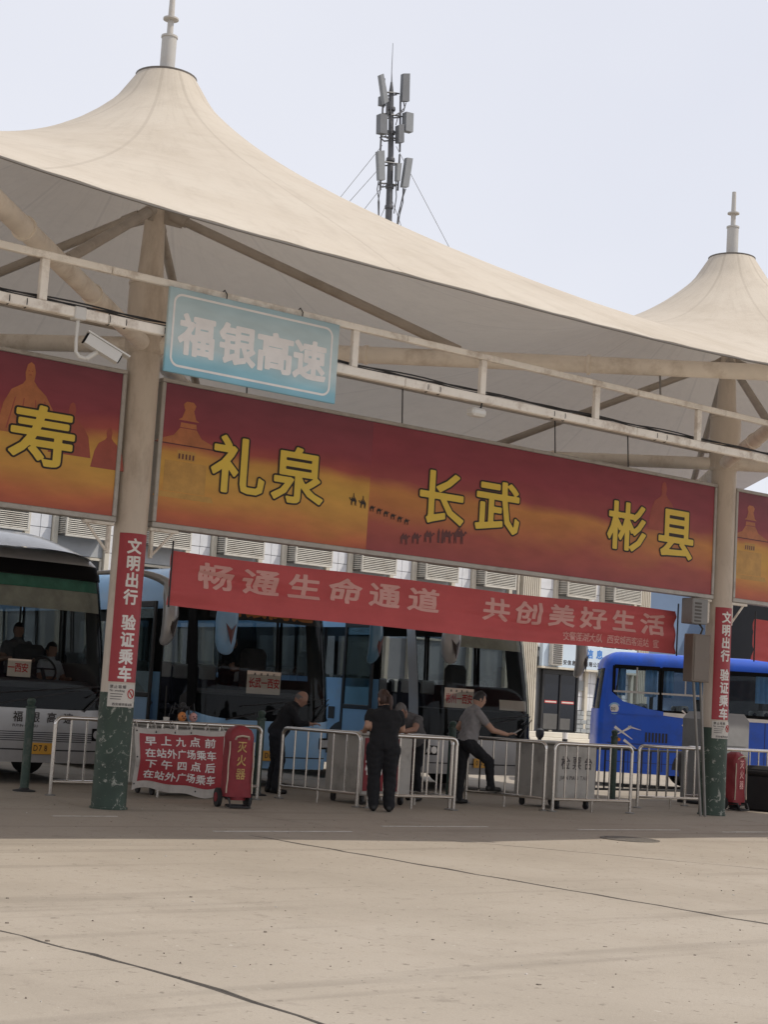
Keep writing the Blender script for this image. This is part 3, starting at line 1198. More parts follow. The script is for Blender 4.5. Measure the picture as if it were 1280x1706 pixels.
def camel(mb, x, z, s, mi=0, flip=1, rider=False, y=-.0685):
    out = [(-.5, .62), (-.42, .70), (-.33, .66), (-.30, .52), (-.22, .62), (-.13, .8), (-.06, .66), (.02, .64), (.1, .82), (.2, .66), (.3, .56), (.36, .42), (.33, .30),
           (.34, 0), (.29, 0), (.26, .3), (.2, .02), (.15, .02), (.16, .36), (-.08, .36), (-.1, 0), (-.15, 0), (-.16, .34), (-.22, .02), (-.27, .02), (-.24, .42), (-.34, .46), (-.40, .6), (-.48, .55)]
    mb.add([(x + flip * a * s, y, z + b * s) for a, b in out], [tuple(range(len(out)))], mi)
    if rider:
        p = [(-.04, .72), (-.03, 1.0), (-.05, 1.06), (-.02, 1.14), (.02, 1.14), (.04, 1.06), (.06, .98), (.07, .72)]
        mb.add([(x + flip * a * s, y - .0006, z + b * s) for a, b in p], [tuple(range(len(p)))], mi)


def ngon(mb, pts, y, mi=0):
    mb.add([(a, y, b) for a, b in pts], [tuple(range(len(pts)))], mi)


def pagoda(parent, x, z, sc=1.0):
    """faded print of a tiled-roof tower"""
    def T(pts):
        return [(x + a * sc, z + b * sc) for a, b in pts]
    m = MB()
    ngon(m, T([(-.09, 1.42), (-.07, 1.36), (.07, 1.36), (.09, 1.42), (.05, 1.46), (-.05, 1.46)]), -.0665)
    ngon(m, T([(-.06, 1.36), (-.1, 1.25), (-.15, 1.22), (.15, 1.22), (.1, 1.25), (.06, 1.36)]), -.0667)
    ngon(m, T([(-.11, 1.19), (.11, 1.19), (.12, 1.13), (-.12, 1.13)]), -.0665)
    ngon(m, T([(-.12, 1.12), (.12, 1.12), (.2, 1.02), (.42, .94), (.44, .9), (.3, .9), (-.3, .9), (-.44, .9), (-.42, .94), (-.2, 1.02)]), -.0667)
    m.build('roof_print', 'print_gold', parent)
    m = MB()
    ngon(m, T([(-.13, .84), (.13, .84), (.13, .72), (-.13, .72)]), -.0665)
    ngon(m, T([(-.3, .70), (.3, .70), (.3, .32), (-.3, .32)]), -.0663)
    ngon(m, T([(-.4, .31), (.4, .31), (.43, .24), (-.43, .24)]), -.0666)
    m.build('tower_print', 'print_ochre', parent)
    m = MB()
    for k in range(-2, 3):
        ngon(m, T([(k * .05 - .012, .80), (k * .05 + .012, .80), (k * .05 + .012, .735), (k * .05 - .012, .735)]), -.0672)
    ngon(m, T([(-.46, .915), (.46, .915), (.46, .90), (-.46, .90)]), -.0673)
    tag(m.build('line_print', 'print_maroon', parent), kind='stuff')


def statue(parent, x, z, sc, mt):
    m = MB()
    h = [(-.05, .98), (-.075, .86), (-.06, .76), (-.10, .70), (-.26, .60), (-.36, .40), (-.44, 0), (.46, 0), (.38, .40), (.26, .58), (.12, .69), (.065, .76), (.08, .88), (.05, .99), (0, 1.02)]
    ngon(m, [(x + a * sc, z + b * sc) for a, b in h], -.0665)
    m.build('statue_print', mt, parent)
    m = MB()
    for a, b, c, d in ((-.035, .895, -.012, .90), (.012, .90, .035, .895), (-.02, .845, .02, .845)):
        ngon(m, [(x + a * sc, z + b * sc), (x + c * sc, z + d * sc), (x + c * sc, z + (d - .012) * sc), (x + a * sc, z + (b - .012) * sc)], -.0672)
    for a in (-.2, -.07, .1, .24):
        ngon(m, [(x + a * sc, z + .5 * sc), (x + (a + .015) * sc, z + .5 * sc), (x + (a * 1.5 + .02) * sc, z + .05 * sc), (x + a * 1.5 * sc, z + .05 * sc)], -.0671)
    tag(m.build('fold_print', 'print_faint', parent), kind='stuff')


ZB, ZT = 3.40, 5.255


def billboard(x0, x1, label, prints, words, extra=None):
    t = thing('billboard', label, 'billboard', ((x0 + x1) / 2, 0, ZB), 'red destination billboards')
    m = MB()
    m.box(x0 + .02, x1 - .02, -.05, .05, ZB + .02, ZT - .02)
    m.build('back_box', 'sign_back', t)
    for a, b, c, d, nm in ((x0, x1, ZT - .05, ZT, 'frame_top'), (x0, x1, ZB, ZB + .065, 'frame_bottom'), (x0, x0 + .055, ZB + .067, ZT - .052, 'frame_side'), (x1 - .055, x1, ZB + .067, ZT - .052, 'frame_side')):
        m = MB()
        m.cbox(a, b, -.085, .07, c, d, .008)
        m.build(nm, 'panel_frame', t)
    for pa, pb, pm in prints:
        m = MB()
        m.box(pa, pb, -.064, -.052, ZB + .068, ZT - .053)
        o = m.build('printed_sheet', pm, t)
        # give the sheet its own origin so the print is laid out from its lower corner
        off = Vector((pa, 0, ZB)) - WL[t.name]
        for v in o.data.vertices:
            v.co -= off
        o.location = off
    for ch, xa, xb, za, zb in words:
        w_, h_ = xb - xa, zb - za
        m = MB()
        text(m, ch, flat(xa, -.0725, za), w_, h_, off=.022, n=80, fit=True)
        m2 = MB()
        V, Fc, *_ = glyph(ch, .022, 80)
        V2, F2, *_ = glyph(ch, .052, 80)
        ax, ay = min(p[0] for p in V), min(p[1] for p in V)
        kx, ky = w_ / (max(p[0] for p in V) - ax), h_ / (max(p[1] for p in V) - ay)
        m2.add([(xa + (p[0] - ax) * kx, -.0695, za + (p[1] - ay) * ky) for p in V2], F2)
        o = m2.build('letter_outline', 'letter_black', t)
        m.build('letter', 'letter_yellow', o)
    for x in (x0 + .2, x1 - .2):                            # support brackets under the ends
        m = MB()
        sgn = 1 if x < (x0 + x1) / 2 else -1
        m.cbox(x - .2, x + .2, -.05, .05, ZB - .045, ZB - .003, .006)
        m.tube((x + sgn * .15, 0, ZB - .04), (x - sgn * .13, 0, ZB - .34), .018, n=8)
        m.cbox(x - sgn * .15 - .02, x - sgn * .15 + .02, -.03, .03, ZB - .38, ZB - .047, .004)
        m.build('bracket', 'pale_steel', t)
    k = x0 + .6
    for x in ((x0 + 1.3, x0 + 3.85, x0 + 6.75, x0 + 8.3) if x1 - x0 > 8 else ()):
        m = MB()
        m.tube((x, .05, ZT), (x, .09, 5.77), .010, n=6)
        m.build('hanger_rod', 'iron_black', t)
    if extra:
        extra(t)
    return t


def mid_extra(t):
    pagoda(t, .66, 3.55)
    statue(t, 9.24, 4.36, .76, 'print_faint')
    m = MB()
    for k, (x, z, s) in enumerate(((3.26, 4.03, .15), (3.42, 4.01, .15))):
        camel(m, x, z, s, rider=True)
    for k in range(6):
        camel(m, 3.58 + k * .12, 3.985 - k * .022, .11, flip=-1)
    tag(m.build('camel_print', 'letter_black', t), kind='stuff')
    m = MB()
    for k, (x, z, s) in enumerate(((4.16, 3.60, .2), (4.36, 3.63, .2), (4.58, 3.67, .22), (4.92, 3.70, .24), (5.13, 3.71, .28))):
        camel(m, x, z, s, flip=-1, rider=k == 4)
    for x in (4.76, 4.83):
        ngon(m, [(x - .02, 3.69), (x + .02, 3.69), (x + .022, 3.84), (x, 3.9), (x - .022, 3.84)], -.0683)
    tag(m.build('camel_print', 'print_maroon', t), kind='stuff')


def left_extra(t):
    statue(t, -1.5, 4.28, .84, 'print_gold')
    statue(t, -.93, 4.12, .62, 'print_faint')
    statue(t, -.42, 4.02, .5, 'print_faint')


billboard(.245, S - .225, 'long red and yellow billboard between the two columns with six characters', [(.30, 3.52, 'print_sunset'), (3.5205, S - .28, 'print_dusk')],
          [('礼', 1.02, 1.83, 3.95, 4.68), ('泉', 1.94, 2.76, 3.94, 4.68), ('长', 4.38, 5.19, 3.95, 4.69), ('武', 5.40, 6.24, 3.95, 4.69), ('彬', 8.03, 8.87, 3.97, 4.71), ('县', 9.15, 9.95, 3.96, 4.72)], mid_extra)
billboard(-S + .245, -.245, 'red billboard left of the nearer column with a stone statue print', [(-S + .30, -.30, 'print_sunset')], [('寿', -1.7, -.87, 3.94, 4.65)], left_extra)
billboard(S + .235, 2 * S - .225, 'red billboard cut by the right edge beyond the farther column', [(S + .29, 2 * S - .28, 'print_sunset')], [], lambda t: pagoda(t, S + .62, 3.55))

# ------------------------------------------------------------------ blue road-name sign
SX0, SX1, SZ0, SZ1, SY = -2.41, -.525, 4.264, 5.04, GYY - .075
t = thing('road_sign', 'faded light blue road sign with four white characters hung on the gantry', 'sign', ((SX0 + SX1) / 2, SY, SZ0))
m = MB()
m.cbox(SX0, SX1, SY - .018, SY + .018, SZ0, SZ1, .006)
o = m.build('board', 'sign_blue_paint', t)
off = Vector((SX0, SY, SZ0)) - WL[t.name]
for v in o.data.vertices:
    v.co -= off
o.location = off


def rrect(x0, x1, z0, z1, r, n=6):
    p = []
    for cx, cz, a in ((x1 - r, z1 - r, 0), (x0 + r, z1 - r, 1), (x0 + r, z0 + r, 2), (x1 - r, z0 + r, 3)):
        for k in range(n + 1):
            q = (a + k / n) * pi / 2
            p.append((cx + r * cos(q), cz + r * sin(q)))
    return p


m = MB()
A, B = rrect(SX0 + .045, SX1 - .075, SZ0 + .055, SZ1 - .05, .09), rrect(SX0 + .066, SX1 - .096, SZ0 + .076, SZ1 - .071, .07)
n = len(A)
m.add([(x, SY - .0195, z) for x, z in A] + [(x, SY - .0195, z) for x, z in B], [(i, (i + 1) % n, n + (i + 1) % n, n + i) for i in range(n)])
m.build('border_line', 'letter_white', t)
for ch, xa, xb in (('福', -2.304, -1.905), ('银', -1.875, -1.455), ('高', -1.46, -1.04), ('速', -1.05, -.655)):
    m = MB()
    text(m, ch, flat(xa + .005, SY - .0203, 4.44), xb - xa - .01, .385, off=.036, n=72, fit=True)
    m.build('letter', 'letter_white', t)
for x in (-1.8, -.95):
    m = MB()
    m.path([(x, SY + .012, SZ1 - .01), (x + .008, SY + .02, 5.09), (x, GYY - .02, 5.135), (x - .008, GYY + .035, 5.10)], .006, 5)
    m.build('hanging_wire', 'iron_black', t)

# ------------------------------------------------------------------ red cloth slogan banner


def slogan(x0, x1, zt, zb, y, label, words):
    t = thing('cloth_banner', label, 'banner', ((x0 + x1) / 2, y, zb), 'red cloth banners under the billboards')
    H = zt - zb

    def surf(x, z, dy=0.0):
        u = (x - x0)
        v = (z - zb) / H
        cr = abs(sin(v * 4.2 + u * .33 + .5 * sin(u * .9)))
        yy = y + .02 * sin(u * 2.1 + 1) * (1 - v * .6) + .012 * sin(u * 5.3 + v * 3) + .05 * (1 - cr) ** 2 * (.6 + .4 * sin(u * 1.3)) + .035 * abs(sin(v * 7.5 - u * .5 + 1.2)) * (.5 + .5 * sin(u * .7 + 2)) + .006 * sin(v * 23 + u * 1.1)
        zz = z - .025 * sin(pi * u / (x1 - x0)) - .012 * sin(u * 1.4)
        return (x, yy - dy, zz)
    m = MB()
    nx = int((x1 - x0) / .06)
    m.grid(lambda x, z: surf(x, z), [x0 + (x1 - x0) * k / nx for k in range(nx + 1)], [zb + H * k / 30 for k in range(31)])
    m.build('cloth', 'cloth_red', t)
    for s, xa, w_, h_, adv, zz, off in words:
        letters(t, 'letter_pink', s, lambda u, v: surf(xa + u, zz + v, .006), w_, h_, adv, off, 56 if w_ > .3 else 34, mr=4)
    for x in (x0 - .01, x1 + .01):
        m = MB()
        m.tube((x, y, zb - .03), (x, y, zt + .12), .012, n=8)
        m.build('end_pole', 'iron_black', t)
    return t


slogan(.73, 9.95, 3.17, 2.49, .2, 'long red cloth banner hung below the billboard between both columns',
       [('畅通生命通道', 1.12, .56, .34, .675, 2.745, .028), ('共创美好生活', 5.86, .56, .34, .655, 2.745, .028), ('交警莲湖大队 西安城西客运站 宣', 7.5, .14, .14, .137, 2.55, .012)])
slogan(11.84, 20.6, 3.2, 2.52, .2, 'red cloth banner cut by the right edge beyond the farther column', [])

# ------------------------------------------------------------------ cctv camera and lamp on the gantry
t = thing('cctv_camera', 'white bullet cctv camera on a hooked arm under the gantry', 'camera', (-3.23, GYY, 4.6))
m = MB()
m.path([(-3.24, GYY, 4.6), (-3.24, GYY, 4.38), (-3.235, GYY, 4.30), (-3.2, GYY, 4.262), (-3.13, GYY, 4.255)], .016, 8)
m.cbox(-3.295, -3.185, GYY - .05, GYY + .05, 4.575, 4.688, .008)
m.build('arm', 'camera_white', t)
d = Vector((.86, -.25, -.42)).normalized()
sd_ = Vector((-d.y, d.x, 0)).normalized()
upv = sd_.cross(d) * -1
if upv.z < 0:
    upv = -upv
c0 = Vector((-3.17, GYY, 4.385))


def obox(mb, c, L, W, H, mi=0):
    v = [c + d * a + sd_ * b + upv * h for h in (0, H) for b in (-W / 2, W / 2) for a in (0, L)]
    mb.add(v, [(0, 2, 3, 1), (4, 5, 7, 6), (0, 1, 5, 4), (2, 6, 7, 3), (0, 4, 6, 2), (1, 3, 7, 5)], mi)


m = MB()
obox(m, c0, .33, .11, .095)
m.build('housing', 'camera_white', t)
m = MB()
obox(m, c0 + upv * .098 - d * .02, .42, .13, .014)
m.build('sun_hood', 'camera_white', t)
m = MB()
m.tube(c0 + d * .33 + upv * .047, c0 + d * .342 + upv * .047, .04, n=14)
obox(m, c0 - d * .016 + upv * .008, .015, .095, .08)
m.build('lens', 'black_gloss', t)
m = MB()
m.tube((-3.13, GYY, 4.255), tuple(c0 + d * .14), .022, n=8)
m.build('joint', 'camera_white', t)
t = thing('floodlight', 'small pale floodlight hanging from the gantry lower rail', 'lamp', (1.3, GYY, 4.5))
m = MB()
m.path([(1.40, GYY, 4.60), (1.385, GYY - .01, 4.545), (1.35, GYY - .02, 4.52)], .010, 6)
m.build('bracket', 'iron_black', t)
m = MB()
m.cbox(1.22, 1.41, GYY - .09, GYY + .05, 4.435, 4.52, .025)
m.build('lamp_head', 'camera_white', t)

# ------------------------------------------------------------------ coaches


class Shell:
    """bus body: plan outline swept over height. Local x across, y back from the nose, z up."""

    def __init__(s, W=1.25, L=11.0, H=3.45, fd=.42, ne=4.2, rake=.30, belt=1.2, bow=1.0, tum=.035, zr=.35):
        s.W, s.L, s.H, s.fd, s.e, s.rk, s.belt, s.tum, s.zr = W, L, H, fd, 2 / ne, rake, belt, tum, zr
        s.sag = 0.
        s.sagz = 1.0
        s.map = lambda x, y, z: (x, y, z)

    def loc(s, t, z):
        """t 0-1 left side rear->front, 1-2 nose left->right, 2-3 right side front->rear, 3-4 tail"""
        zt = s.H - s.zr
        W = s.W * (1 - s.tum * max(0, (z - s.belt) / (zt - s.belt)) ** 1.6)
        fo = s.rk * max(0, (z - s.belt + .15) / (zt - s.belt)) ** 1.5
        ro = .12 * max(0, (z - s.belt) / (zt - s.belt)) ** 1.5
        if z > zt:
            q = min(1, (z - zt) / s.zr)
            W *= 1 - .24 * (1 - sqrt(max(0, 1 - q * q)))
            fo += .5 * (1 - sqrt(max(0, 1 - q * q)))
            ro += .3 * (1 - sqrt(max(0, 1 - q * q)))
        if z < .55:
            fo += (.55 - z) * .12
        rd = .16                                      # tail corner depth
        if t <= 1:
            x, y, wt = -W, (s.L - rd) + (s.fd - s.L + rd) * t, None
        elif t <= 2:
            a = (t - 1) * pi
            c, si = cos(a), sin(a)
            x = -W * math.copysign(abs(c) ** s.e, c)
            y = s.fd * (1 - abs(si) ** s.e)
        elif t <= 3:
            x, y = W, s.fd + (s.L - rd - s.fd) * (t - 2)
        else:
            a = (t - 3) * pi
            c, si = cos(a), sin(a)
            x = W * math.copysign(abs(c) ** .4, c)
            y = s.L - rd * (1 - abs(si) ** .4)
        kf = max(0, 1 - y / 2.2)
        kr = max(0, 1 - (s.L - y) / 1.5)
        y += fo * kf * kf * (3 - 2 * kf) - ro * kr
        zz = z
        if s.sag and 1 <= t <= 2:
            zz -= s.sag * sin((t - 1) * pi) * max(0, 1 - abs(z - s.sagz) / .3)
        return x, y, zz

    def P(s, t, z, inset=0.0):
        x, y, zz = s.loc(t, z)
        if inset:
            k = 1 - inset / s.W
            x *= k
            y = y + (s.L / 2 - y) * inset / (s.L / 2)
        return s.map(x, y, zz)

    def ty(s, y, left=True):
        return (s.L - .16 - y) / (s.L - .16 - s.fd) if left else 2 + (y - s.fd) / (s.L - .16 - s.fd)


def zlist(*a):
    return sorted(set(round(x, 4) for x in a))


def build_bus(t, sh, wind, sides_l, sides_r, wz, door=None, paint='bus_white', side_paint=None, rear=None, band=None, door_z=(.38, 2.95), roof='bus_white', pane='side_glass', pillar=True):
    """wind=(t0,t1,z0,z1); sides_* = list of (y0,y1) windows; returns body"""
    side_paint = side_paint or paint
    wins = []
    for y0, y1 in sides_l:
        a, b = sh.ty(y1), sh.ty(y0)
        wins.append((a, b, wz[0], wz[1], 'side'))
    for y0, y1 in sides_r:
        a, b = sh.ty(y0, False), sh.ty(y1, False)
        wins.append((a, b, wz[0], wz[1], 'side'))
    if wind:
        wins.append((*wind, 'wind'))
    if rear:
        wins.append((*rear, 'side'))
    if door:
        a, b = sh.ty(door[1]), sh.ty(door[0])
        wins.append((a, b, door_z[0], door_z[1], 'door'))
    ts = set([0, 1, 2, 3, 4])
    for k in range(1, 6):
        ts |= {k / 6, 2 + k / 6}
    for k in range(1, 36):
        ts.add(1 + k / 36)
    for k in range(1, 12):
        ts.add(3 + k / 12)
    for w in wins:
        ts |= {w[0], w[1]}
    ts = sorted(round(x, 5) for x in ts)
    ts = [x for i, x in enumerate(ts) if i == 0 or x - ts[i - 1] > 1e-4]
    zt = sh.H - sh.zr
    zs = {.3, .45, .6, .85, sh.belt, zt}
    zs |= {zt + sh.zr * k for k in (.25, .45, .62, .77, .88, .96, 1.0)}
    zs |= {zt - .2, zt - .5, sh.belt + .3}
    for w in wins:
        zs |= {w[2], w[3]}
    if band:
        zs |= {band[0], band[1]}
    zs = sorted(round(z, 4) for z in zs)

    def inwin(a, z):
        return any(w[0] < a < w[1] and w[2] < z < w[3] for w in wins)
    m = MB()
    mats = [paint, side_paint, roof, 'black_gloss']
    n = len(zs)
    V = [sh.P(a, z) for a in ts for z in zs]
    for i in range(len(ts) - 1):
        for j in range(n - 1):
            a, z = (ts[i] + ts[i + 1]) / 2, (zs[j] + zs[j + 1]) / 2
            if inwin(a, z):
                continue
            mi = 0 if .93 < a < 2.07 else 1
            if z > zt - .02:
                mi = 2
            if band and band[0] < z < band[1]:
                mi = 3
            if wz[0] < z < wz[1] and (sh.ty(sh.L - .5) < a < .94 or 2.06 < a < sh.ty(sh.L - .5, False)):
                mi = 3                                # black window band
            if pillar and wind and wind[2] < z < wind[3] + .05 and (sh.ty(.56) < a < wind[0] or wind[1] < a < sh.ty(.62, False)):
                mi = 3                                # black screen pillars
            m.f.append((i * n + j, (i + 1) * n + j, (i + 1) * n + j + 1, i * n + j + 1))
            m.m.append(mi)
            m.s.append(True)
    m.v = V
    cap = [i * n + n - 1 for i in range(len(ts) - 1)]
    m.f.append(tuple(cap))
    m.m.append(2)
    m.s.append(False)
    body = m.build('body', mats, t, sharp=50)
    # lining inside
    li = MB()
    li.v = [sh.P(a, min(z, zs[-1] - .05), .05) for a in ts for z in zs]
    for i in range(len(ts) - 1):
        for j in range(n - 1):
            a, z = (ts[i] + ts[i + 1]) / 2, (zs[j] + zs[j + 1]) / 2
            if inwin(a, z) or z < .6:
                continue
            li.f.append((i * n + j, i * n + j + 1, (i + 1) * n + j + 1, (i + 1) * n + j))
            li.m.append(0)
            li.s.append(True)
    li.f.append(tuple(cap[::-1]))
    li.m.append(0)
    li.s.append(False)
    fl = [sh.P(a, .75, .06) for a in ts[:-1]]
    b = len(li.v)
    li.v += fl
    li.f.append(tuple(range(b, b + len(fl))))
    li.m.append(0)
    li.s.append(False)
    li.build('lining', 'interior_grey', t)
    # panes
    for w in wins:
        if w[4] == 'door':
            continue
        g_ = MB()
        ta = [x for x in ts if w[0] - 1e-5 <= x <= w[1] + 1e-5]
        za = [z for z in zs if w[2] - 1e-5 <= z <= w[3] + 1e-5]
        g_.grid(lambda a, z: sh.P(a, z, .012), ta, za, flip=False)
        g_.build('windscreen' if w[4] == 'wind' else 'window_pane', 'windscreen' if w[4] == 'wind' else pane, t)
    return body


def wheel(t, sh, x, y, r=.48):
    m = MB()
    sg = 1 if x > 0 else -1
    prof = [(.29, -.13), (.40, -.14), (r - .03, -.12), (r, -.07), (r, .07), (r - .03, .12), (.40, .14), (.29, .13)]
    n = 28
    v = [sh.map(x + q, y + R * cos(2 * pi * k / n), r + R * sin(2 * pi * k / n)) for R, q in prof for k in range(n)]
    f = [(i * n + k, i * n + (k + 1) % n, (i + 1) * n + (k + 1) % n, (i + 1) * n + k) for i in range(len(prof) - 1) for k in range(n)]
    m.add(v, f, 0, True)
    w = m.build('wheel', 'rubber', t)
    m = MB()
    prof = [(.292, .12), (.27, .06), (.20, .02), (.16, .07), (.10, .08), (.03, .085)]
    v = [sh.map(x + sg * q, y + R * cos(2 * pi * k / n), r + R * sin(2 * pi * k / n)) for R, q in prof for k in range(n)]
    f = [(i * n + k, i * n + (k + 1) % n, (i + 1) * n + (k + 1) % n, (i + 1) * n + k) for i in range(len(prof) - 1) for k in range(n)]
    m.add(v, f, 0, True)
    m.build('rim', 'aluminium', w)
    m = MB()
    for k in range(8):
        a = 2 * pi * k / 8
        c = Vector(sh.map(x + sg * .045, y + .235 * cos(a), r + .235 * sin(a)))
        e = Vector(sh.map(x + sg * .05, y + .235 * cos(a), r + .235 * sin(a)))
        m.disc(c, e - c, .034, .03, 10)
    m.build('rim_holes', 'black_plastic', w)


def mirror(t, sh, sx, xm, zl, paint, zt=2.98, dark='letter_black'):
    """drooping ear mirror"""
    root = Vector((sx * 1.0, .32, zt + .12))
    el = Vector((xm, -.22, zt + .06))
    pts = [root, Vector((xm * .55 + sx * 1.0 * .45, -.02, zt + .17)), el, Vector((xm + sx * .03, -.34, zt - .16)), Vector((xm + sx * .05, -.36, zt - .42)), Vector((xm + sx * .04, -.34, zl + .16)), Vector((xm, -.31, zl + .02)), Vector((xm - sx * .01, -.3, zl - .03))]
    rr = [.05, .07, .11, .16, .178, .16, .11, .04]
    # resample smoothly
    P, R = [], []
    for i in range(len(pts) - 1):
        for k in range(4):
            q = k / 4
            p0, p1, p2, p3 = pts[max(i - 1, 0)], pts[i], pts[i + 1], pts[min(i + 2, len(pts) - 1)]
            P.append(.5 * ((2 * p1) + (p2 - p0) * q + (2 * p0 - 5 * p1 + 4 * p2 - p3) * q * q + (3 * p1 - p0 - 3 * p2 + p3) * q ** 3))
            R.append(rr[i] + (rr[i + 1] - rr[i]) * q)
    P.append(pts[-1])
    R.append(rr[-1])
    m = MB()
    m.path([tuple(p) for p in P], R, 14, flat=.62)
    m.v = [sh.map(*p) for p in m.v]
    o = m.build('mirror', paint, t, sharp=60)
    # dark chevron on the front of the housing
    m = MB()
    c = Vector((xm + sx * .035, -.50, (zt - .42 + zl) / 2 + .05))
    for sg in (-1, 1):
        q = [(sg * .095, .15), (0, .04), (0, -.19)]
        m.add([sh.map(c.x + a, c.y + abs(a) * .35, c.z + b) for a, b in q], [(0, 1, 2)])
    m.build('chevron', dark, o)
    return o


def seats(t, sh, ys, xs=(-.92, -.45, .45, .92), z0=.78):
    first = None
    for y in ys:
        for x in xs:
            if first is None:
                m = MB()
                c = lambda X, Y, Z: Vector(sh.map(X, Y, Z))
                bx = [((x - .21, x + .21), (y - .24, y + .22), (z0 + .28, z0 + .42)), ((x - .21, x + .21), (y + .18, y + .32), (z0 + .4, z0 + 1.12))]
                for (a, b), (c_, d_), (e, f_) in bx:
                    k = MB()
                    k.cbox(a, b, c_, d_, e, f_, .06)
                    m.add([sh.map(*p) for p in k.v], k.f)
                k = MB()
                k.cbox(x - .19, x + .19, y - .16, y + .2, z0 - .02, z0 + .28, .02)
                m.add([sh.map(*p) for p in k.v], k.f)
                first = m.build('seat', 'seat_cloth', t)
                k = MB()
                k.cbox(x - .17, x + .17, y + .165, y + .335, z0 + .86, z0 + 1.135, .03)
                q = MB()
                q.add([sh.map(*p) for p in k.v], k.f)
                cov = q.build('headrest_cover', 'seat_cover', first)
                org = Vector(sh.map(x, y, 0))
            else:
                s2 = first.copy()
                COL.objects.link(s2)
                s2.parent = t
                s2.location = Vector(sh.map(x, y, 0)) - org
                c2 = cov.copy()
                COL.objects.link(c2)
                c2.parent = s2


def lmap(X, Y):
    return lambda x, y, z: (X + x, Y + y, z)


def front_details(t, sh, zb, lamp_z=.72, wiper=True):
    """lamps, wipers, bumper line, dashboard, steering wheel"""
    for sg in (-1, 1):
        m = MB()
        tc_ = 1.5 + sg * .30
        m.grid(lambda a, z: sh.P(a, z, -.006), [tc_ - .1 + .2 * k / 8 for k in range(9)], [lamp_z - .09, lamp_z - .03, lamp_z + .03, lamp_z + .09])
        h = m.build('headlight', 'black_gloss', t)
        for q in (-.055, 0., .055):
            m = MB()
            c = Vector(sh.P(tc_ + q, lamp_z, -.012))
            m.disc(c, (0, 1, 0), .062, .02, 16)
            m.build('lens', 'lamp_clear', h)
        m = MB()
        m.grid(lambda a, z: sh.P(a, z, -.008), [1.5 + sg * .42 - .02, 1.5 + sg * .42 + .03], [lamp_z - .08, lamp_z + .08])
        m.build('indicator', 'lamp_orange', t)
    m = MB()
    m.grid(lambda a, z: sh.P(a, z, -.004), [1.2 + .6 * k / 10 for k in range(11)], [.47, .49])
    m.build('bumper_gap', 'black_plastic', t)
    if wiper:
        for a0, a1 in ((1.36, 1.60), (1.62, 1.80)):
            m = MB()
            p0, p1 = Vector(sh.P(a0, zb - .02, -.03)), Vector(sh.P(a1, zb + .24, -.03))
            m.path([p0, p1], [.014, .008], 6)
            p2, p3 = Vector(sh.P(a1 - .16, zb + .16, -.02)), Vector(sh.P(a1 + .14, zb + .30, -.02))
            m.path([p2, (p2 + p3) / 2 + Vector((0, -.01, 0)), p3], .009, 5)
            m.build('wiper', 'black_plastic', t)
    m = MB()
    k = MB()
    k.prism([(.42, .75), (.42, zb + .30), (.62, zb + .36), (1.0, zb + .22), (1.05, .75)], -1.12, 1.12, 'yz')
    m.add([sh.map(*p) for p in k.v], k.f)
    m.build('dashboard', 'interior_dark', t)
    m = MB()
    c = Vector((.62, 1.12, zb + .52))
    ring = []
    for j in range(20):
        a = 2 * pi * j / 20
        ring.append(sh.map(c.x + .22 * cos(a), c.y + .12 * sin(a), c.z + .19 * sin(a)))
    m.path(ring, .016, 6, closed=True)
    m.path([sh.map(c.x, c.y, c.z), sh.map(c.x, c.y - .2, c.z - .3)], .03, 8)
    m.path([ring[0], sh.map(c.x, c.y, c.z), ring[10]], .012, 6)
    m.build('steering_wheel', 'black_plastic', t)


def card(t, sh, xc, zc, w, h, words, yoff=.0, hint=True, col='letter_red'):
    """destination card propped behind the windscreen"""
    # find the glass surface at this x, z
    best = min((abs(sh.loc(1 + k / 200, zc)[0] - xc), k) for k in range(201))[1]
    yy = sh.loc(1 + best / 200, zc)[1] + .03 + yoff
    X0, Y0, Z0 = sh.map(xc, yy, zc)
    m = MB()
    m.cbox(X0 - w / 2, X0 + w / 2, Y0, Y0 + .006, Z0 - h / 2, Z0 + h / 2, .002)
    o = m.build('route_card', 'card_paper', t)
    for s, u, v, sz, hgt, adv, c in words:
        m = MB()
        text(m, s, flat(X0 - w / 2 + u, Y0 - .003, Z0 - h / 2 + v), sz, hgt, adv, .02, 40)
        tag(m.build('lettering', c, o), kind='stuff')
    return o


def plate(t, sh, xc, zc, s):
    best = min((abs(sh.loc(1 + k / 200, zc)[0] - xc), k) for k in range(201))[1]
    yy = sh.loc(1 + best / 200, zc)[1] - .035
    X0, Y0, Z0 = sh.map(xc, yy, zc)
    m = MB()
    m.cbox(X0 - .23, X0 + .23, Y0, Y0 + .012, Z0 - .08, Z0 + .08, .004)
    o = m.build('number_plate', 'plate_yellow', t)
    m = MB()
    text(m, s, flat(X0 - .19, Y0 - .003, Z0 - .05), .1, .12, .085, .012, 30)
    tag(m.build('lettering', 'letter_black', o), kind='stuff')


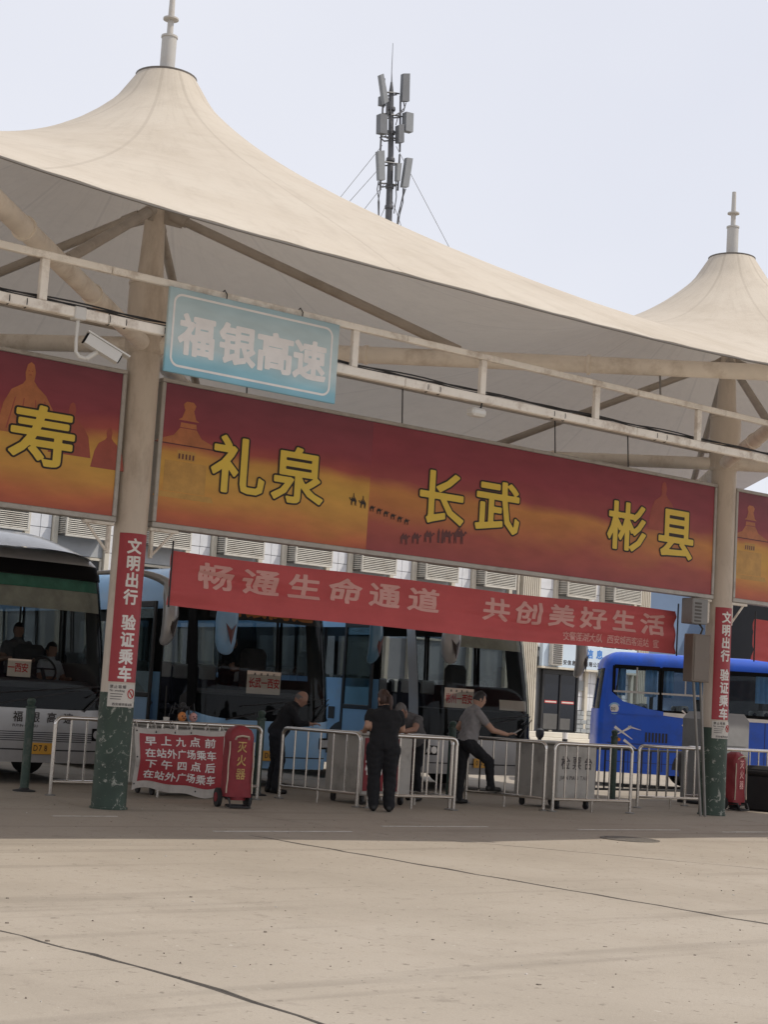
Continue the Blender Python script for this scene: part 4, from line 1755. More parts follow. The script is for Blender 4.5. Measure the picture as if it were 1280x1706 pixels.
def open_door(t, sh, y0, y1, paint):
    """two-leaf plug door swung out in front of its opening, steps and grab rails inside"""
    m = MB()
    k = MB()
    yo, xo = y0 - .05, -sh.W - .16
    L = y1 - y0
    # leaf slid back along the side
    a, b = y1 + .02, y1 + .02 + L
    for (ya, yb, za, zb_) in ((a, a + .07, .40, 2.86), (b - .07, b, .40, 2.86), (a + .07, b - .07, 2.76, 2.86), (a + .07, b - .07, .40, .52), (a + .07, b - .07, 1.30, 1.38)):
        k.cbox(xo, xo + .04, ya, yb, za, zb_, .008)
    m.add([sh.map(*p) for p in k.v], k.f)
    d_ = m.build('door', 'black_plastic', t)
    m = MB()
    k = MB()
    k.box(xo + .015, xo + .025, a + .065, b - .065, 1.375, 2.765)
    m.add([sh.map(*p) for p in k.v], k.f)
    m.build('door_pane', 'door_glass', d_)
    m = MB()
    k = MB()
    k.box(xo + .012, xo + .028, a + .065, b - .065, .515, 1.305)
    m.add([sh.map(*p) for p in k.v], k.f)
    m.build('door_panel', paint, d_)
    m = MB()
    k = MB()
    for i in range(3):
        k.cbox(-sh.W + .06 + i * .26, -sh.W + .32 + i * .26, y0, y1, .36, .42 + i * .2, .01)
    m.add([sh.map(*p) for p in k.v], k.f)
    m.build('entry_step', 'interior_dark', t)
    m = MB()
    for yy in (y0 + .06, y1 - .06):
        m.path([sh.map(-sh.W + .12, yy, .7), sh.map(-sh.W + .1, yy, 1.5)], .013, 6)
    m.build('grab_rail', 'interior_grey', t)


def coach_common(t, sh, side_y=((1.75, 3.2), (3.28, 4.73), (4.81, 6.26), (6.34, 7.79), (7.87, 9.32), (9.4, 10.6))):
    for x in (-1, 1):
        wheel(t, sh, x * (sh.W - .13), 2.45)
        wheel(t, sh, x * (sh.W - .13), 8.1)
        for yc in (2.45, 8.1):
            m = MB()
            v = [sh.map(x * (sh.W + .004), yc + .62 * cos(pi * k / 14), max(.3, .47 + .6 * sin(pi * k / 14))) for k in range(15)]
            m.add(v, [tuple(range(15))])
            m.build('wheel_arch', 'black_plastic', t)


# ---- coach A, dark nose, cut by the left edge
t = thing('coach', 'white and black coach with grey roof dome at the left edge', 'coach', (.82, 4.0, 0), 'coaches parked nose out at the gates')
sh = Shell(rake=.38, H=3.42, belt=1.15)
sh.map = lmap(.82, 4.0)
sh.sag, sh.sagz = .06, 1.12
build_bus(t, sh, (1.03, 1.97, 1.12, 2.98), [(1.75, 3.2), (3.28, 4.73), (4.81, 6.26), (6.34, 7.79), (7.87, 9.32), (9.4, 10.6)], [(.7, 1.65), (1.75, 3.2), (3.28, 4.73), (4.81, 6.26), (6.34, 7.79), (7.87, 9.32)], (1.75, 2.72), paint='bus_silver', rear=(3.15, 3.85, 1.9, 2.8), band=(2.98, 3.2), roof='bus_white')  # white body painted silver, so its shade sits in the colour
m = MB()
m.grid(lambda a, z: sh.P(a, z, .02), [1.03 + .94 * k / 36 for k in range(37)], [1.02, 1.12, 1.2, 1.28, 1.36])
m.build('windscreen_mask', 'black_gloss', t)
m = MB()
m.grid(lambda a, z: sh.P(a, z, .045), [1.05 + .9 * k / 36 for k in range(37)], [2.80, 2.86, 2.92, 2.97])
sd2 = m.build('sun_shade', 'sunshade_green', t)
m = MB()
m.grid(lambda a, z: sh.P(a, z, .045 + .01 * sin(a * 40)), [1.05 + .9 * k / 60 for k in range(61)], [2.50, 2.57, 2.65, 2.73, 2.799])
m.build('shade_cloth', 'sunshade_grey', sd2)
m = MB()                                                        # roof dome
v, f = [], []
for j in range(13):
    q = j / 12
    for i in range(25):
        p = i / 24
        x = -1.04 + 2.08 * p
        y = .55 + 1.75 * q
        hgt = .38 * (1 - abs(2 * p - 1) ** 3.2) * sin(pi * min(1, q * .62 + .05)) ** .8
        y -= .30 * (1 - abs(2 * p - 1) ** 2) * (1 - q)
        v.append(sh.map(x * (1 - .05 * q), y, 3.28 + hgt + .06 * q))
for j in range(12):
    for i in range(24):
        f.append((j * 25 + i, j * 25 + i + 1, (j + 1) * 25 + i + 1, (j + 1) * 25 + i))
m.add(v, f, 0, True)
m.build('roof_dome', 'dome_grey', t)
front_details(t, sh, 1.12)
coach_common(t, sh)
mirror(t, sh, 1, 1.86, 2.12, 'bus_silver')
mirror(t, sh, -1, -1.2, 2.12, 'bus_silver')
m = MB()
for k in range(5):
    m.grid(lambda a, z: sh.P(a, z, -.004), [1.3 + .4 * q / 8 for q in range(9)], [.60 + k * .03, .612 + k * .03])
m.build('grille', 'black_plastic', t)
m = MB()


def onface(sh, x, z, d=.006):
    best = min((abs(sh.loc(1 + k / 240, z)[0] - x), k) for k in range(241))[1]
    xx, yy, zz = sh.loc(1 + best / 240, z)
    return sh.map(x, yy - d, z)


text(m, '福银高速', lambda u, v: onface(sh, -.30 + u, .86 + v), .155, .16, .26, .014, 40)
tag(m.build('nose_lettering', 'letter_black', t), kind='stuff')
m = MB()
text(m, 'FUYIN GAOSU', lambda u, v: onface(sh, -.3 + u, .79 + v), .06, .055, None, .006, 22, latin=True)
tag(m.build('nose_lettering', 'letter_black', t), kind='stuff')
card(t, sh, -.22, 1.62, .36, .25, [('一西安', .0, .06, .11, .14, .105, 'letter_red')])
plate(t, sh, .14, .5, '0D78')
seats(t, sh, (2.6, 3.5, 4.4))
o = MB()
o.add([sh.map(*p) for p in MB().cbox(.38, .9, 1.55, 1.72, .8, 2.0, .08).v], MB().cbox(.38, .9, 1.55, 1.72, .8, 2.0, .08).f)
o.build('driver_seat', 'interior_dark', t)

# ---- coach B, light blue
t = thing('coach', 'light blue coach behind the red notice with its front door open', 'coach', (5.02, 4.2, 0), 'coaches parked nose out at the gates')
sh = Shell(rake=.30)
sh.map = lmap(5.02, 4.2)
sh.sag, sh.sagz = .1, 1.14
build_bus(t, sh, (1.035, 1.965, 1.14, 3.02), [(1.75, 3.2), (3.28, 4.73), (4.81, 6.26), (6.34, 7.79), (7.87, 9.32), (9.4, 10.6)], [(.7, 1.65), (1.75, 3.2), (3.28, 4.73), (4.81, 6.26), (6.34, 7.79), (7.87, 9.32)], (1.72, 2.75), door=(.55, 1.45), paint='bus_lightblue', rear=(3.15, 3.85, 1.9, 2.85), roof='bus_lightblue')
m = MB()
m.grid(lambda a, z: sh.P(a, z, .02), [1.035 + .93 * k / 36 for k in range(37)], [1.10, 1.14, 1.22, 1.32, 1.42])
m.build('windscreen_mask', 'black_gloss', t)
m = MB()
text(m, '福银高速', lambda u, v: onface(sh, -.95 + u, 2.66 + v, -.05), .44, .36, .47, .045, 40)
tag(m.build('windscreen_lettering', 'letter_orange', t), kind='stuff')
m = MB()
m.grid(lambda a, z: sh.P(a, z, .06), [1.2 + .7 * k / 20 for k in range(21)], [2.62, 2.8, 2.98])
m.build('sun_shade', 'interior_dark', t)
front_details(t, sh, 1.14)
coach_common(t, sh)
open_door(t, sh, .55, 1.45, 'bus_lightblue')
mirror(t, sh, -1, -1.13, 2.06, 'bus_lightblue', dark='print_maroon')
mirror(t, sh, 1, 1.66, 2.10, 'bus_teal', dark='print_maroon')
card(t, sh, -.14, 1.64, .64, .36, [('长武一西安', .03, .09, .12, .17, .118, 'letter_red'), ('高速直达', .12, .29, .045, .045, .12, 'letter_black')])
plate(t, sh, 0, .5, '0D63')
seats(t, sh, (2.6, 3.5, 4.4))
o = MB()
k = MB().cbox(.38, .9, 1.55, 1.74, .8, 2.22, .1)
o.add([sh.map(*p) for p in k.v], k.f)
o.build('driver_seat', 'interior_dark', t)
m = MB()                                                        # blue chevron graphic on the flank
pts = [(2.95, 1.42), (2.35, 1.42), (1.75, 1.10), (1.62, 1.22), (2.3, 1.62), (2.95, 1.62)]
m.add([sh.map(-sh.W - .006, a, b) for a, b in pts], [tuple(range(len(pts)))])
m.build('flank_stripe', 'swirl_grey', t)

# ---- coach C, silver nose, light blue flank
t = thing('coach', 'silver nosed coach with light blue flank behind the check desk', 'coach', (9.42, 4.1, 0), 'coaches parked nose out at the gates')
sh = Shell(rake=.34, W=1.27)
sh.map = lmap(9.42, 4.1)
sh.sag, sh.sagz = .08, .98
build_bus(t, sh, (1.03, 1.97, .98, 3.02), [(1.75, 3.2), (3.28, 4.73), (4.81, 6.26), (6.34, 7.79), (7.87, 9.32), (9.4, 10.6)], [(.7, 1.65), (1.75, 3.2), (3.28, 4.73), (4.81, 6.26), (6.34, 7.79), (7.87, 9.32)], (1.85, 2.78), door=(.55, 1.45), paint='bus_silver', side_paint='bus_lightblue', rear=(3.15, 3.85, 1.9, 2.85), roof='bus_silver', pillar=False)
m = MB()
m.grid(lambda a, z: sh.P(a, z, .02), [1.03 + .94 * k / 36 for k in range(37)], [.93, .98, 1.1, 1.2, 1.32, 1.40])
m.build('windscreen_mask', 'black_gloss', t)
front_details(t, sh, 1.06, .70)
coach_common(t, sh)
open_door(t, sh, .55, 1.45, 'bus_lightblue')
mirror(t, sh, -1, -1.12, 2.2, 'bus_silver')
mirror(t, sh, 1, 1.86, 2.14, 'bus_silver')
card(t, sh, -.55, 1.60, .66, .34, [('彬州一西安', .03, .07, .125, .18, .12, 'letter_red'), ('高速直达', .12, .27, .045, .045, .12, 'letter_black')])
m = MB()
m.grid(lambda a, z: sh.P(a, z, .05), [1.53 + .36 * k / 12 for k in range(13)], [1.44, 1.53, 1.62])
st = m.build('green_strip', 'card_paper', t)
plate(t, sh, 0, .5, '0D51')
m = MB()                                                        # header lettering under the banner edge
text(m, '福银高速', lambda u, v: onface(sh, -.95 + u, 2.72 + v, -.05), .44, .30, .47, .045, 40)
tag(m.build('windscreen_lettering', 'letter_orange', t), kind='stuff')
m = MB()
m.grid(lambda a, z: sh.P(a, z, .06), [1.4 + .5 * k / 20 for k in range(21)], [2.5, 2.7, 2.95])
m.build('sun_shade', 'sunshade_grey', t)
seats(t, sh, (2.6, 3.5, 4.4))
o = MB()
k = MB().cbox(.38, .9, 1.55, 1.74, .8, 2.22, .1)
o.add([sh.map(*p) for p in k.v], k.f)
o.build('driver_seat', 'interior_dark', t)
xs_ = -sh.W - .006
m = MB()                                                        # swirl mark and script on the flank
for j, (r0, r1, mt) in enumerate(((.0, .05, 0),)):
    P1, P2 = [], []
    for k in range(17):
        q = k / 16
        yy = 4.02 + .22 * sin(q * 2 * pi) - .15 * q
        zz = 1.66 - .8 * q
        w_ = .015 + .05 * sin(pi * q) + .03 * q
        P1.append((yy - w_, zz))
        P2.append((yy + w_, zz))
    n = len(P1)
    m.add([sh.map(xs_, a, b) for a, b in P1 + P2], [(i, i + 1, n + i + 1, n + i) for i in range(n - 1)])
m.build('swirl_mark', 'swirl_purple', t)
m = MB()
text(m, '新龙客', lambda u, v: sh.map(xs_ - .002, 3.7 - u - v * .0, 1.5 + v + u * .04), .17, .13, .16, .018, 34)
tag(m.build('flank_lettering', 'letter_black', t), kind='stuff')
m = MB()
for a, b, c, d_ in ((3.12, 3.135, .4, 1.8), (3.14, 4.9, .98, .995), (4.9, 4.915, .4, 1.8)):
    m.add([sh.map(xs_, y, z) for y, z in ((a, c), (b, c), (b, d_), (a, d_))], [(0, 1, 2, 3)])
m.build('panel_gap', 'swirl_grey', t)
m = MB()
m.add([sh.map(xs_, y, z) for y, z in ((2.75, 1.1), (2.95, 1.1), (2.95, 1.32), (2.75, 1.32))], [(0, 1, 2, 3)])
m.build('fuel_flap', 'letter_black', t)

# ---- small blue bus standing side on
t = thing('midibus', 'bright blue bus parked side on at the right with curtained windows', 'bus', (18.4, 5.6, 0))
sh = Shell(W=1.05, L=7.4, H=2.82, fd=.3, rake=.35, belt=1.35, zr=.26, tum=.05)
BX, BY = 15.0, 7.0
BA = radians(-41)


def bmap(x, y, z):
    u, w = sh.L - y, x + sh.W
    return (BX + u * cos(BA) - w * sin(BA), BY + u * sin(BA) + w * cos(BA), z)


sh.map = bmap
nb0 = Vector((sin(BA), -cos(BA), 0))
L_ = sh.L
wy = [(1.0, 2.25), (2.32, 3.62), (3.69, 5.0), (5.07, 6.05), (6.1, 7.05)]
build_bus(t, sh, (1.05, 1.95, 1.25, 2.45), wy, wy, (1.62, 2.5), paint='bus_blue', rear=(3.1, 3.9, 1.6, 2.45), roof='bus_blue', pane='bus_glass')
ys = -sh.W
for y0, y1 in wy:                                               # black surround and slider frames of the near side
    m = MB()
    for a, b, c, d_ in ((y0 - .035, y0 + .03, 1.6, 2.52), (y1 - .03, y1 + .035, 1.6, 2.52), (y0, y1, 2.46, 2.54), (y0, y1, 1.56, 1.64)):
        m.add([sh.map(sh.loc(.5, z)[0] - .008, y, z) for y, z in ((a, c), (b, c), (b, d_), (a, d_))], [(0, 1, 2, 3)])
    m.build('window_surround', 'black_gloss', t)
for y0, y1 in wy[3:]:
    m = MB()
    z = 1.98
    m.add([sh.map(sh.loc(.5, q)[0] - .012, y, q) for y, q in ((y0, z - .02), (y1, z - .02), (y1, z + .02), (y0, z + .02))], [(0, 1, 2, 3)])
    yc = (y0 + y1) / 2
    m.add([sh.map(sh.loc(.5, q)[0] - .012, y, q) for y, q in ((yc - .015, z), (yc + .015, z), (yc + .015, 2.5), (yc - .015, 2.5))], [(0, 1, 2, 3)])
    m.build('slider_frame', 'aluminium', t)
m = MB()                                                        # swept blue corner under the rear window
pts = [(7.16, 1.52), (7.16, 2.02), (6.85, 1.78), (6.3, 1.645), (6.0, 1.61), (6.0, 1.52)]
m.add([sh.map(sh.loc(.5, z)[0] - .016, y, z) for y, z in pts], [tuple(range(len(pts)))[::-1]])
m.build('window_corner', 'bus_blue', t)
m = MB()
pts = [(6.35, 1.60), (.9, 1.54), (.9, 1.51), (5.6, 1.50), (6.1, 1.54)]
m.add([sh.map(ys - .007, y, z) for y, z in pts], [tuple(range(len(pts)))])
m.build('white_stripe', 'letter_white', t)
for xx in (-1, 1):
    wheel(t, sh, xx * (sh.W - .12), 5.25, .42)
    wheel(t, sh, xx * (sh.W - .12), 1.35, .42)
for yc in (5.25, 1.35):
    m = MB()
    v = [sh.map(ys - .004, yc + .54 * cos(pi * k / 14), max(.3, .42 + .52 * sin(pi * k / 14))) for k in range(15)]
    m.add(v, [tuple(range(15))])
    m.build('wheel_arch', 'black_plastic', t)
for y0, y1 in ((5.12, 5.35), (5.8, 6.02), (6.15, 6.4), (6.8, 7.0), (2.4, 2.7), (3.8, 4.1)):
    m = MB()
    m.grid(lambda y, z: sh.map(ys + .09 + .02 * sin(y * 60), y, z), [y0 + (y1 - y0) * k / 10 for k in range(11)], [1.9, 2.2, 2.5])
    m.build('curtain', 'curtain_blue', t)
m = MB()                                                        # rear quarter louvres
for k in range(7):
    yy = 6.36 - k * .07
    m.add([sh.map(ys - .006, y, z) for y, z in ((yy, .96), (yy - .04, .96), (yy - .04, 1.16), (yy, 1.16))], [(0, 1, 2, 3)])
m.build('louvre', 'black_plastic', t)
for a, b, c, d_ in ((7.15, .4, .90, .912), (7.15, .4, .52, .53), (6.0, 5.985, .36, .9), (6.7, 6.69, .36, .9), (3.9, 3.888, .36, 1.5), (2.6, 2.588, .36, 1.5)):
    m = MB()                                                    # panel joints along the skirt
    m.add([sh.map(ys - .004, y, z) for y, z in ((a, c), (b, c), (b, d_), (a, d_))], [(0, 1, 2, 3)])
    m.build('panel_gap', 'letter_black', t)
for yy in (6.9, 4.5, 3.2):
    m = MB()
    m.disc(sh.map(ys - .008, yy, .98), nb0, .035, .012, 12)
    m.build('side_marker', 'lamp_orange', t)
m = MB()                                                        # white brush marks


def stroke(p, q, w_):
    (a, b), (c, d_) = p, q
    dx, dz = c - a, d_ - b
    l = math.hypot(dx, dz)
    nx, nz_ = -dz / l * w_, dx / l * w_
    m.add([sh.map(ys - .007, y, z) for y, z in ((a + nx, b + nz_), (c + nx * .2, d_ + nz_ * .2), (c - nx * .2, d_ - nz_ * .2), (a - nx, b - nz_))], [(0, 1, 2, 3)])


stroke((7.0, 1.24), (6.62, 1.0), .03)
stroke((6.65, 1.26), (6.95, 1.08), .03)
stroke((6.72, 1.26), (6.45, 1.2), .02)
stroke((6.8, .98), (6.5, .78), .03)
stroke((5.62, 1.66), (5.42, 1.50), .02)
stroke((5.6, 1.34), (5.42, 1.50), .02)
m.build('brush_mark', 'letter_white', t)
m = MB()
cc = Vector(sh.map(ys - .006, 7.02, 1.62))
nb_ = Vector((sin(BA), -cos(BA), 0))
m.disc(cc, nb_, .125, .006, 24)
b1 = m.build('speed_badge', 'bus_lightblue', t)
m = MB()
m.disc(cc + nb_ * .004, nb_, .09, .006, 24)
m.build('badge_disc', 'letter_white', b1)
m = MB()
text(m, '100', lambda u, v: tuple(cc + nb_ * .0085 + Vector((cos(BA), sin(BA), 0)) * (u - .09) + Vector((0, 0, v - .055))), .09, .1, None, .004, 36, latin=True)
tag(m.build('lettering', 'letter_black', b1), kind='stuff')
m = MB()
k = MB().cbox(-sh.W - .22, -sh.W - .06, .35, .47, 1.75, 2.1, .04)
m.add([sh.map(*p) for p in k.v], k.f)
m.path([sh.map(-sh.W + .02, .5, 2.2), sh.map(-sh.W - .14, .42, 2.2), sh.map(-sh.W - .14, .41, 2.05)], .015, 6)
m.build('mirror', 'bus_white', t)
seats(t, sh, (1.9, 2.75, 3.6, 4.45, 5.3, 6.15), (-.75, -.32, .75), .62)

# ------------------------------------------------------------------ stainless queue barriers


def barrier(pa, pb, label, nb=6, h=1.0):
    a, b = Vector((*pa, 0)), Vector((*pb, 0))
    d = (b - a)
    L = d.length
    d.normalize()
    t = thing('queue_barrier', label, 'barrier', ((a + b) / 2)[:], 'stainless queue barriers')
    up = Vector((0, 0, 1))
    m = MB()
    r = .09
    pts = [a + up * (h - r)]
    for k in range(7):
        q = pi / 2 * k / 6
        pts.append(a + d * (r - r * cos(q)) + up * (h - r + r * sin(q)))
    for k in range(7):
        q = pi / 2 * (1 - k / 6)
        pts.append(b - d * (r - r * cos(q)) + up * (h - r + r * sin(q)))
    pts.append(b + up * (h - r))
    m.path(pts, .028, 12)
    m.build('top_rail', 'stainless', t)
    for p in (a, b):
        m = MB()
        m.tube(p + up * .005, p + up * (h - r + .01), .026, n=12)
        m.build('post', 'stainless', t)
        m = MB()
        m.lathe([(.07, .0), (.07, .012), (.03, .02)], p[:], 16)
        m.build('base_plate', 'galv_pipe', t)
    m = MB()
    m.tube(a + up * .18, b + up * .18, .022, n=10)
    m.build('bottom_rail', 'stainless', t)
    for k in range(1, nb + 1):
        p = a + d * (L * k / (nb + 1))
        m = MB()
        m.tube(p + up * .19, p + up * (h - .02), .014, n=8)
        m.build('baluster', 'stainless', t)
    m = MB()
    p = (a + b) / 2
    m.tube(p, p + up * .17, .018, n=8)
    m.build('foot', 'stainless', t)
    return t


barrier((.16, 1.9), (3.22, 1.72), 'long stainless barrier carrying the red cloth notice', 13)
barrier((3.8, 2.03), (4.14, .62), 'stainless barrier running back left of the woman in black', 5)
barrier((4.24, .5), (5.6, .29), 'stainless barrier in front of the bending man, right of the woman in black', 5)
barrier((5.63, .42), (5.5, 1.85), 'stainless barrier running back behind the right end of the bending man barrier', 4)
barrier((7.02, 1.7), (7.45, .42), 'stainless barrier under the phone of the man in grey', 5)
barrier((7.52, .3), (8.95, .1), 'stainless barrier in front of the grey check desk', 6)
barrier((10.26, 1.2), (11.5, .9), 'stainless barrier passing behind the farther column', 6)
barrier((12.0, 1.75), (14.2, 1.6), 'stainless barrier behind the black bin at the right edge', 9)

# low black railing behind the farther gate
t = thing('iron_railing', 'low black iron railing in front of the blue bus', 'railing', (12.3, 3.6, 0))
for z in (.14, .86):
    m = MB()
    m.cbox(10.9, 14.3, 3.58, 3.62, z - .02, z + .02, .004)
    m.build('rail', 'iron_black', t)
for k in range(15):
    m = MB()
    x = 10.95 + k * .238
    m.cbox(x - .012, x + .012, 3.586, 3.614, .0 if k % 7 == 0 else .16, .84, .003)
    m.build('bar', 'iron_black', t)

# green posts
post_lab = ('dark green bollard post in front of the left coach', 'dark green bollard post by the bald old man', 'dark green bollard post behind the man in grey with a phone', 'dark green bollard post behind the grey check desk barrier')
p0 = None
for k, lab in enumerate(post_lab):
    X = .1 + 3.65 * k
    t = thing('bollard_post', lab, 'post', (X, 2.55, 0), 'green bollard posts')
    m = MB()
    m.lathe([(.058, .02), (.058, 1.08), (.07, 1.085), (.07, 1.11), (.045, 1.12), (.05, 1.15), (.06, 1.18), (.05, 1.21), (.02, 1.225)], (X, 2.55, 0), 18)
    m.build('pole', 'green_post', t)
    m = MB()
    m.lathe([(.15, 0), (.15, .015), (.07, .03), (.06, .05)], (X, 2.55, 0), 18)
    m.build('base_plate', 'iron_black', t)

# ------------------------------------------------------------------ ticket desks


def desk(x0, x1, y0, y1, label, red=False, h=1.0):
    t = thing('check_desk', label, 'desk', ((x0 + x1) / 2, (y0 + y1) / 2, 0), 'ticket check desks')
    m = MB()
    m.cbox(x0, x1, y0, y1, .13, h - .03, .02)
    m.build('cabinet', 'desk_grey', t)
    m = MB()
    m.cbox(x0 - .03, x1 + .03, y0 - .03, y1 + .03, h - .028, h + .01, .012)
    m.build('top', 'desk_grey', t)
    for x in (x0 + .1, x1 - .1):
        for y in (y0 + .1, y1 - .1):
            m = MB()
            m.disc((x, y, .055), (1, 0, 0), .055, .03, 14)
            m.cbox(x - .028, x + .028, y - .04, y + .04, .06, .128, .006)
            m.build('caster', 'black_plastic', t)
    if red:
        m = MB()
        m.box(x0 + .03, x0 + .66, y0 - .012, y0 - .003, .2, h - .06)
        p = m.build('front_poster', 'cover_red', t)
        letters(p, 'letter_white', '检票台', flat(x0 + .05, y0 - .0145, .42), .18, .26, .2, .03, 44)
    else:
        letters(t, 'letter_grey', '检票台', flat(x0 + .06, y0 - .003, .6), .19, .21, .24, .016, 44)
        m = MB()
        text(m, 'JIAN PIAO TAI', flat(x0 + .05, y0 - .003, .44), .085, .085, None, .008, 26, latin=True)
        tag(m.build('lettering', 'letter_grey', t), kind='stuff')
    return t


desk(4.45, 5.35, .97, 1.85, 'grey wheeled desk with a red front behind the woman in black', True)
desk(7.9, 8.72, .62, 1.6, 'grey wheeled check desk with dark lettering on its front')
desk(1.75, 3.05, 2.15, 2.75, 'plain grey desk hidden behind the long barrier', h=.96)
for x, y, lab in ((5.16, 1.25, 'tall steel cup on the red-fronted desk'), (5.27, 1.4, 'short steel cup beside the tall one on the red-fronted desk')):
    m = MB()
    hh = .15 if 'tall' in lab else .11
    m.lathe([(.032, 1.01), (.036, 1.01 + hh - .02), (.03, 1.01 + hh)], (x, y, 0), 14)
    o = m.build('steel_cup', 'stainless', loc=(x, y, 1.01))
    tag(o, lab, 'cup')
t = thing('trinket_stand', 'small wire stand with orange and pink plush heads above the red notice', 'toy stand', (2.3, 2.35, .97))
m = MB()
m.lathe([(.09, .97), (.1, 1.0), (.07, 1.06), (.02, 1.08)], (2.3, 2.35, 0), 14)
for k in range(9):
    a = 2 * pi * k / 9
    m.path([(2.3, 2.35, 1.06), (2.3 + .06 * cos(a), 2.35 + .06 * sin(a), 1.19), (2.3 + .16 * cos(a), 2.35 + .12 * sin(a), 1.17 + .05 * (k % 3)), (2.3 + .2 * cos(a), 2.35 + .15 * sin(a), 1.07 + .04 * (k % 2))], .008, 5)
m.ell((2.32, 2.38, 1.22), (.05, .05, .06), 10, 8)
m.build('wire_stand', 'iron_black', t)
m = MB()
m.ell((2.22, 2.22, 1.08), (.062, .055, .07), 14, 10)
m.build('plush_head', 'letter_orange', t)
m = MB()
m.ell((2.4, 2.22, 1.08), (.06, .055, .065), 14, 10)
m.build('plush_head', 'letter_pink', t)
m = MB()
for x in (2.22, 2.4):
    for s_ in (-.025, .025):
        m.ell((x + s_, 2.168, 1.09), (.01, .006, .012), 8, 6)
    m.ell((x, 2.166, 1.065), (.022, .006, .008), 8, 6)
tag(m.build('face_marks', 'letter_black', t), kind='stuff')
m = MB()
m.lathe([(.035, .97), (.045, 1.06), (.042, 1.065)], (2.02, 2.3, 0), 14)
o = m.build('paper_cup', 'paper', loc=(2.02, 2.3, .97))
tag(o, 'small white cup standing left of the plush heads', 'cup')

# ------------------------------------------------------------------ cloth notice tied to the barrier


def nsurf(u, v, dy=0.):
    """u 0-1 across, v 0-1 up, on the wavy cloth"""
    x = 1.215 + 1.38 * u + .01 * sin(v * 5)
    low = .045 + .05 * sin(u * 5.2 + .6) + .02 * sin(u * 13)
    z = low * (1 - v) ** 2 + .03 + .90 * v - .018 * sin(pi * ((u * 3) % 1)) * v ** 3
    y = 1.70 - .075 * (1 - abs(2 * v - 1) * .5) + .018 * sin(u * 9 + v * 2) + .014 * sin(u * 21 + 1) * (1 - v) + .012 * sin(v * 8 + u * 3)
    return (x, y - dy, z)


t = thing('cloth_notice', 'red cloth notice with white border tied to the long barrier', 'notice', (1.9, 1.66, .03))
m = MB()
m.grid(lambda u, v: nsurf(u, v), [k / 48 for k in range(49)], [k / 26 for k in range(27)])
m.build('cloth', 'notice_white', t)
m = MB()
m.grid(lambda u, v: nsurf(u, v, .004), [.05 + .93 * k / 48 for k in range(49)], [.13 + .79 * k / 26 for k in range(27)])
m.build('red_field', 'notice_red', t)
m = MB()
rows = (('早上九点前', .735, .168), ('在站外广场乘车', .545, .116), ('下午四点后', .365, .168), ('在站外广场乘车', .18, .116))
for s, v0, adv in rows:
    letters(t, 'letter_white', s, lambda u, v: nsurf(.1 + u, v0 + v, .008), .125 if adv > .15 else .112, .15, adv, .022, 44, mr=4)
for u in (.02, .22, .43, .62, .82, .985):
    m = MB()
    p = nsurf(u, .985)
    m.path([(p[0], p[1] - .006, p[2] - .01), (p[0] + .01, 1.70, .96), (p[0], 1.76, 1.025), (p[0] - .008, 1.83, .99), (p[0] - .005, 1.76, .93)], .007, 5)
    m.build('tie', 'notice_white', t)
m = MB()
for u, v in ((.02, .95), (.22, .95), (.43, .95), (.62, .95), (.02, .55), (.02, .1), (.7, .07)):
    p = Vector(nsurf(u, v, .003))
    m.disc(p, (0, 1, 0), .012, .004, 10)
tag(m.build('eyelet', 'iron_black', t), kind='stuff')

# ------------------------------------------------------------------ covered extinguisher trolleys


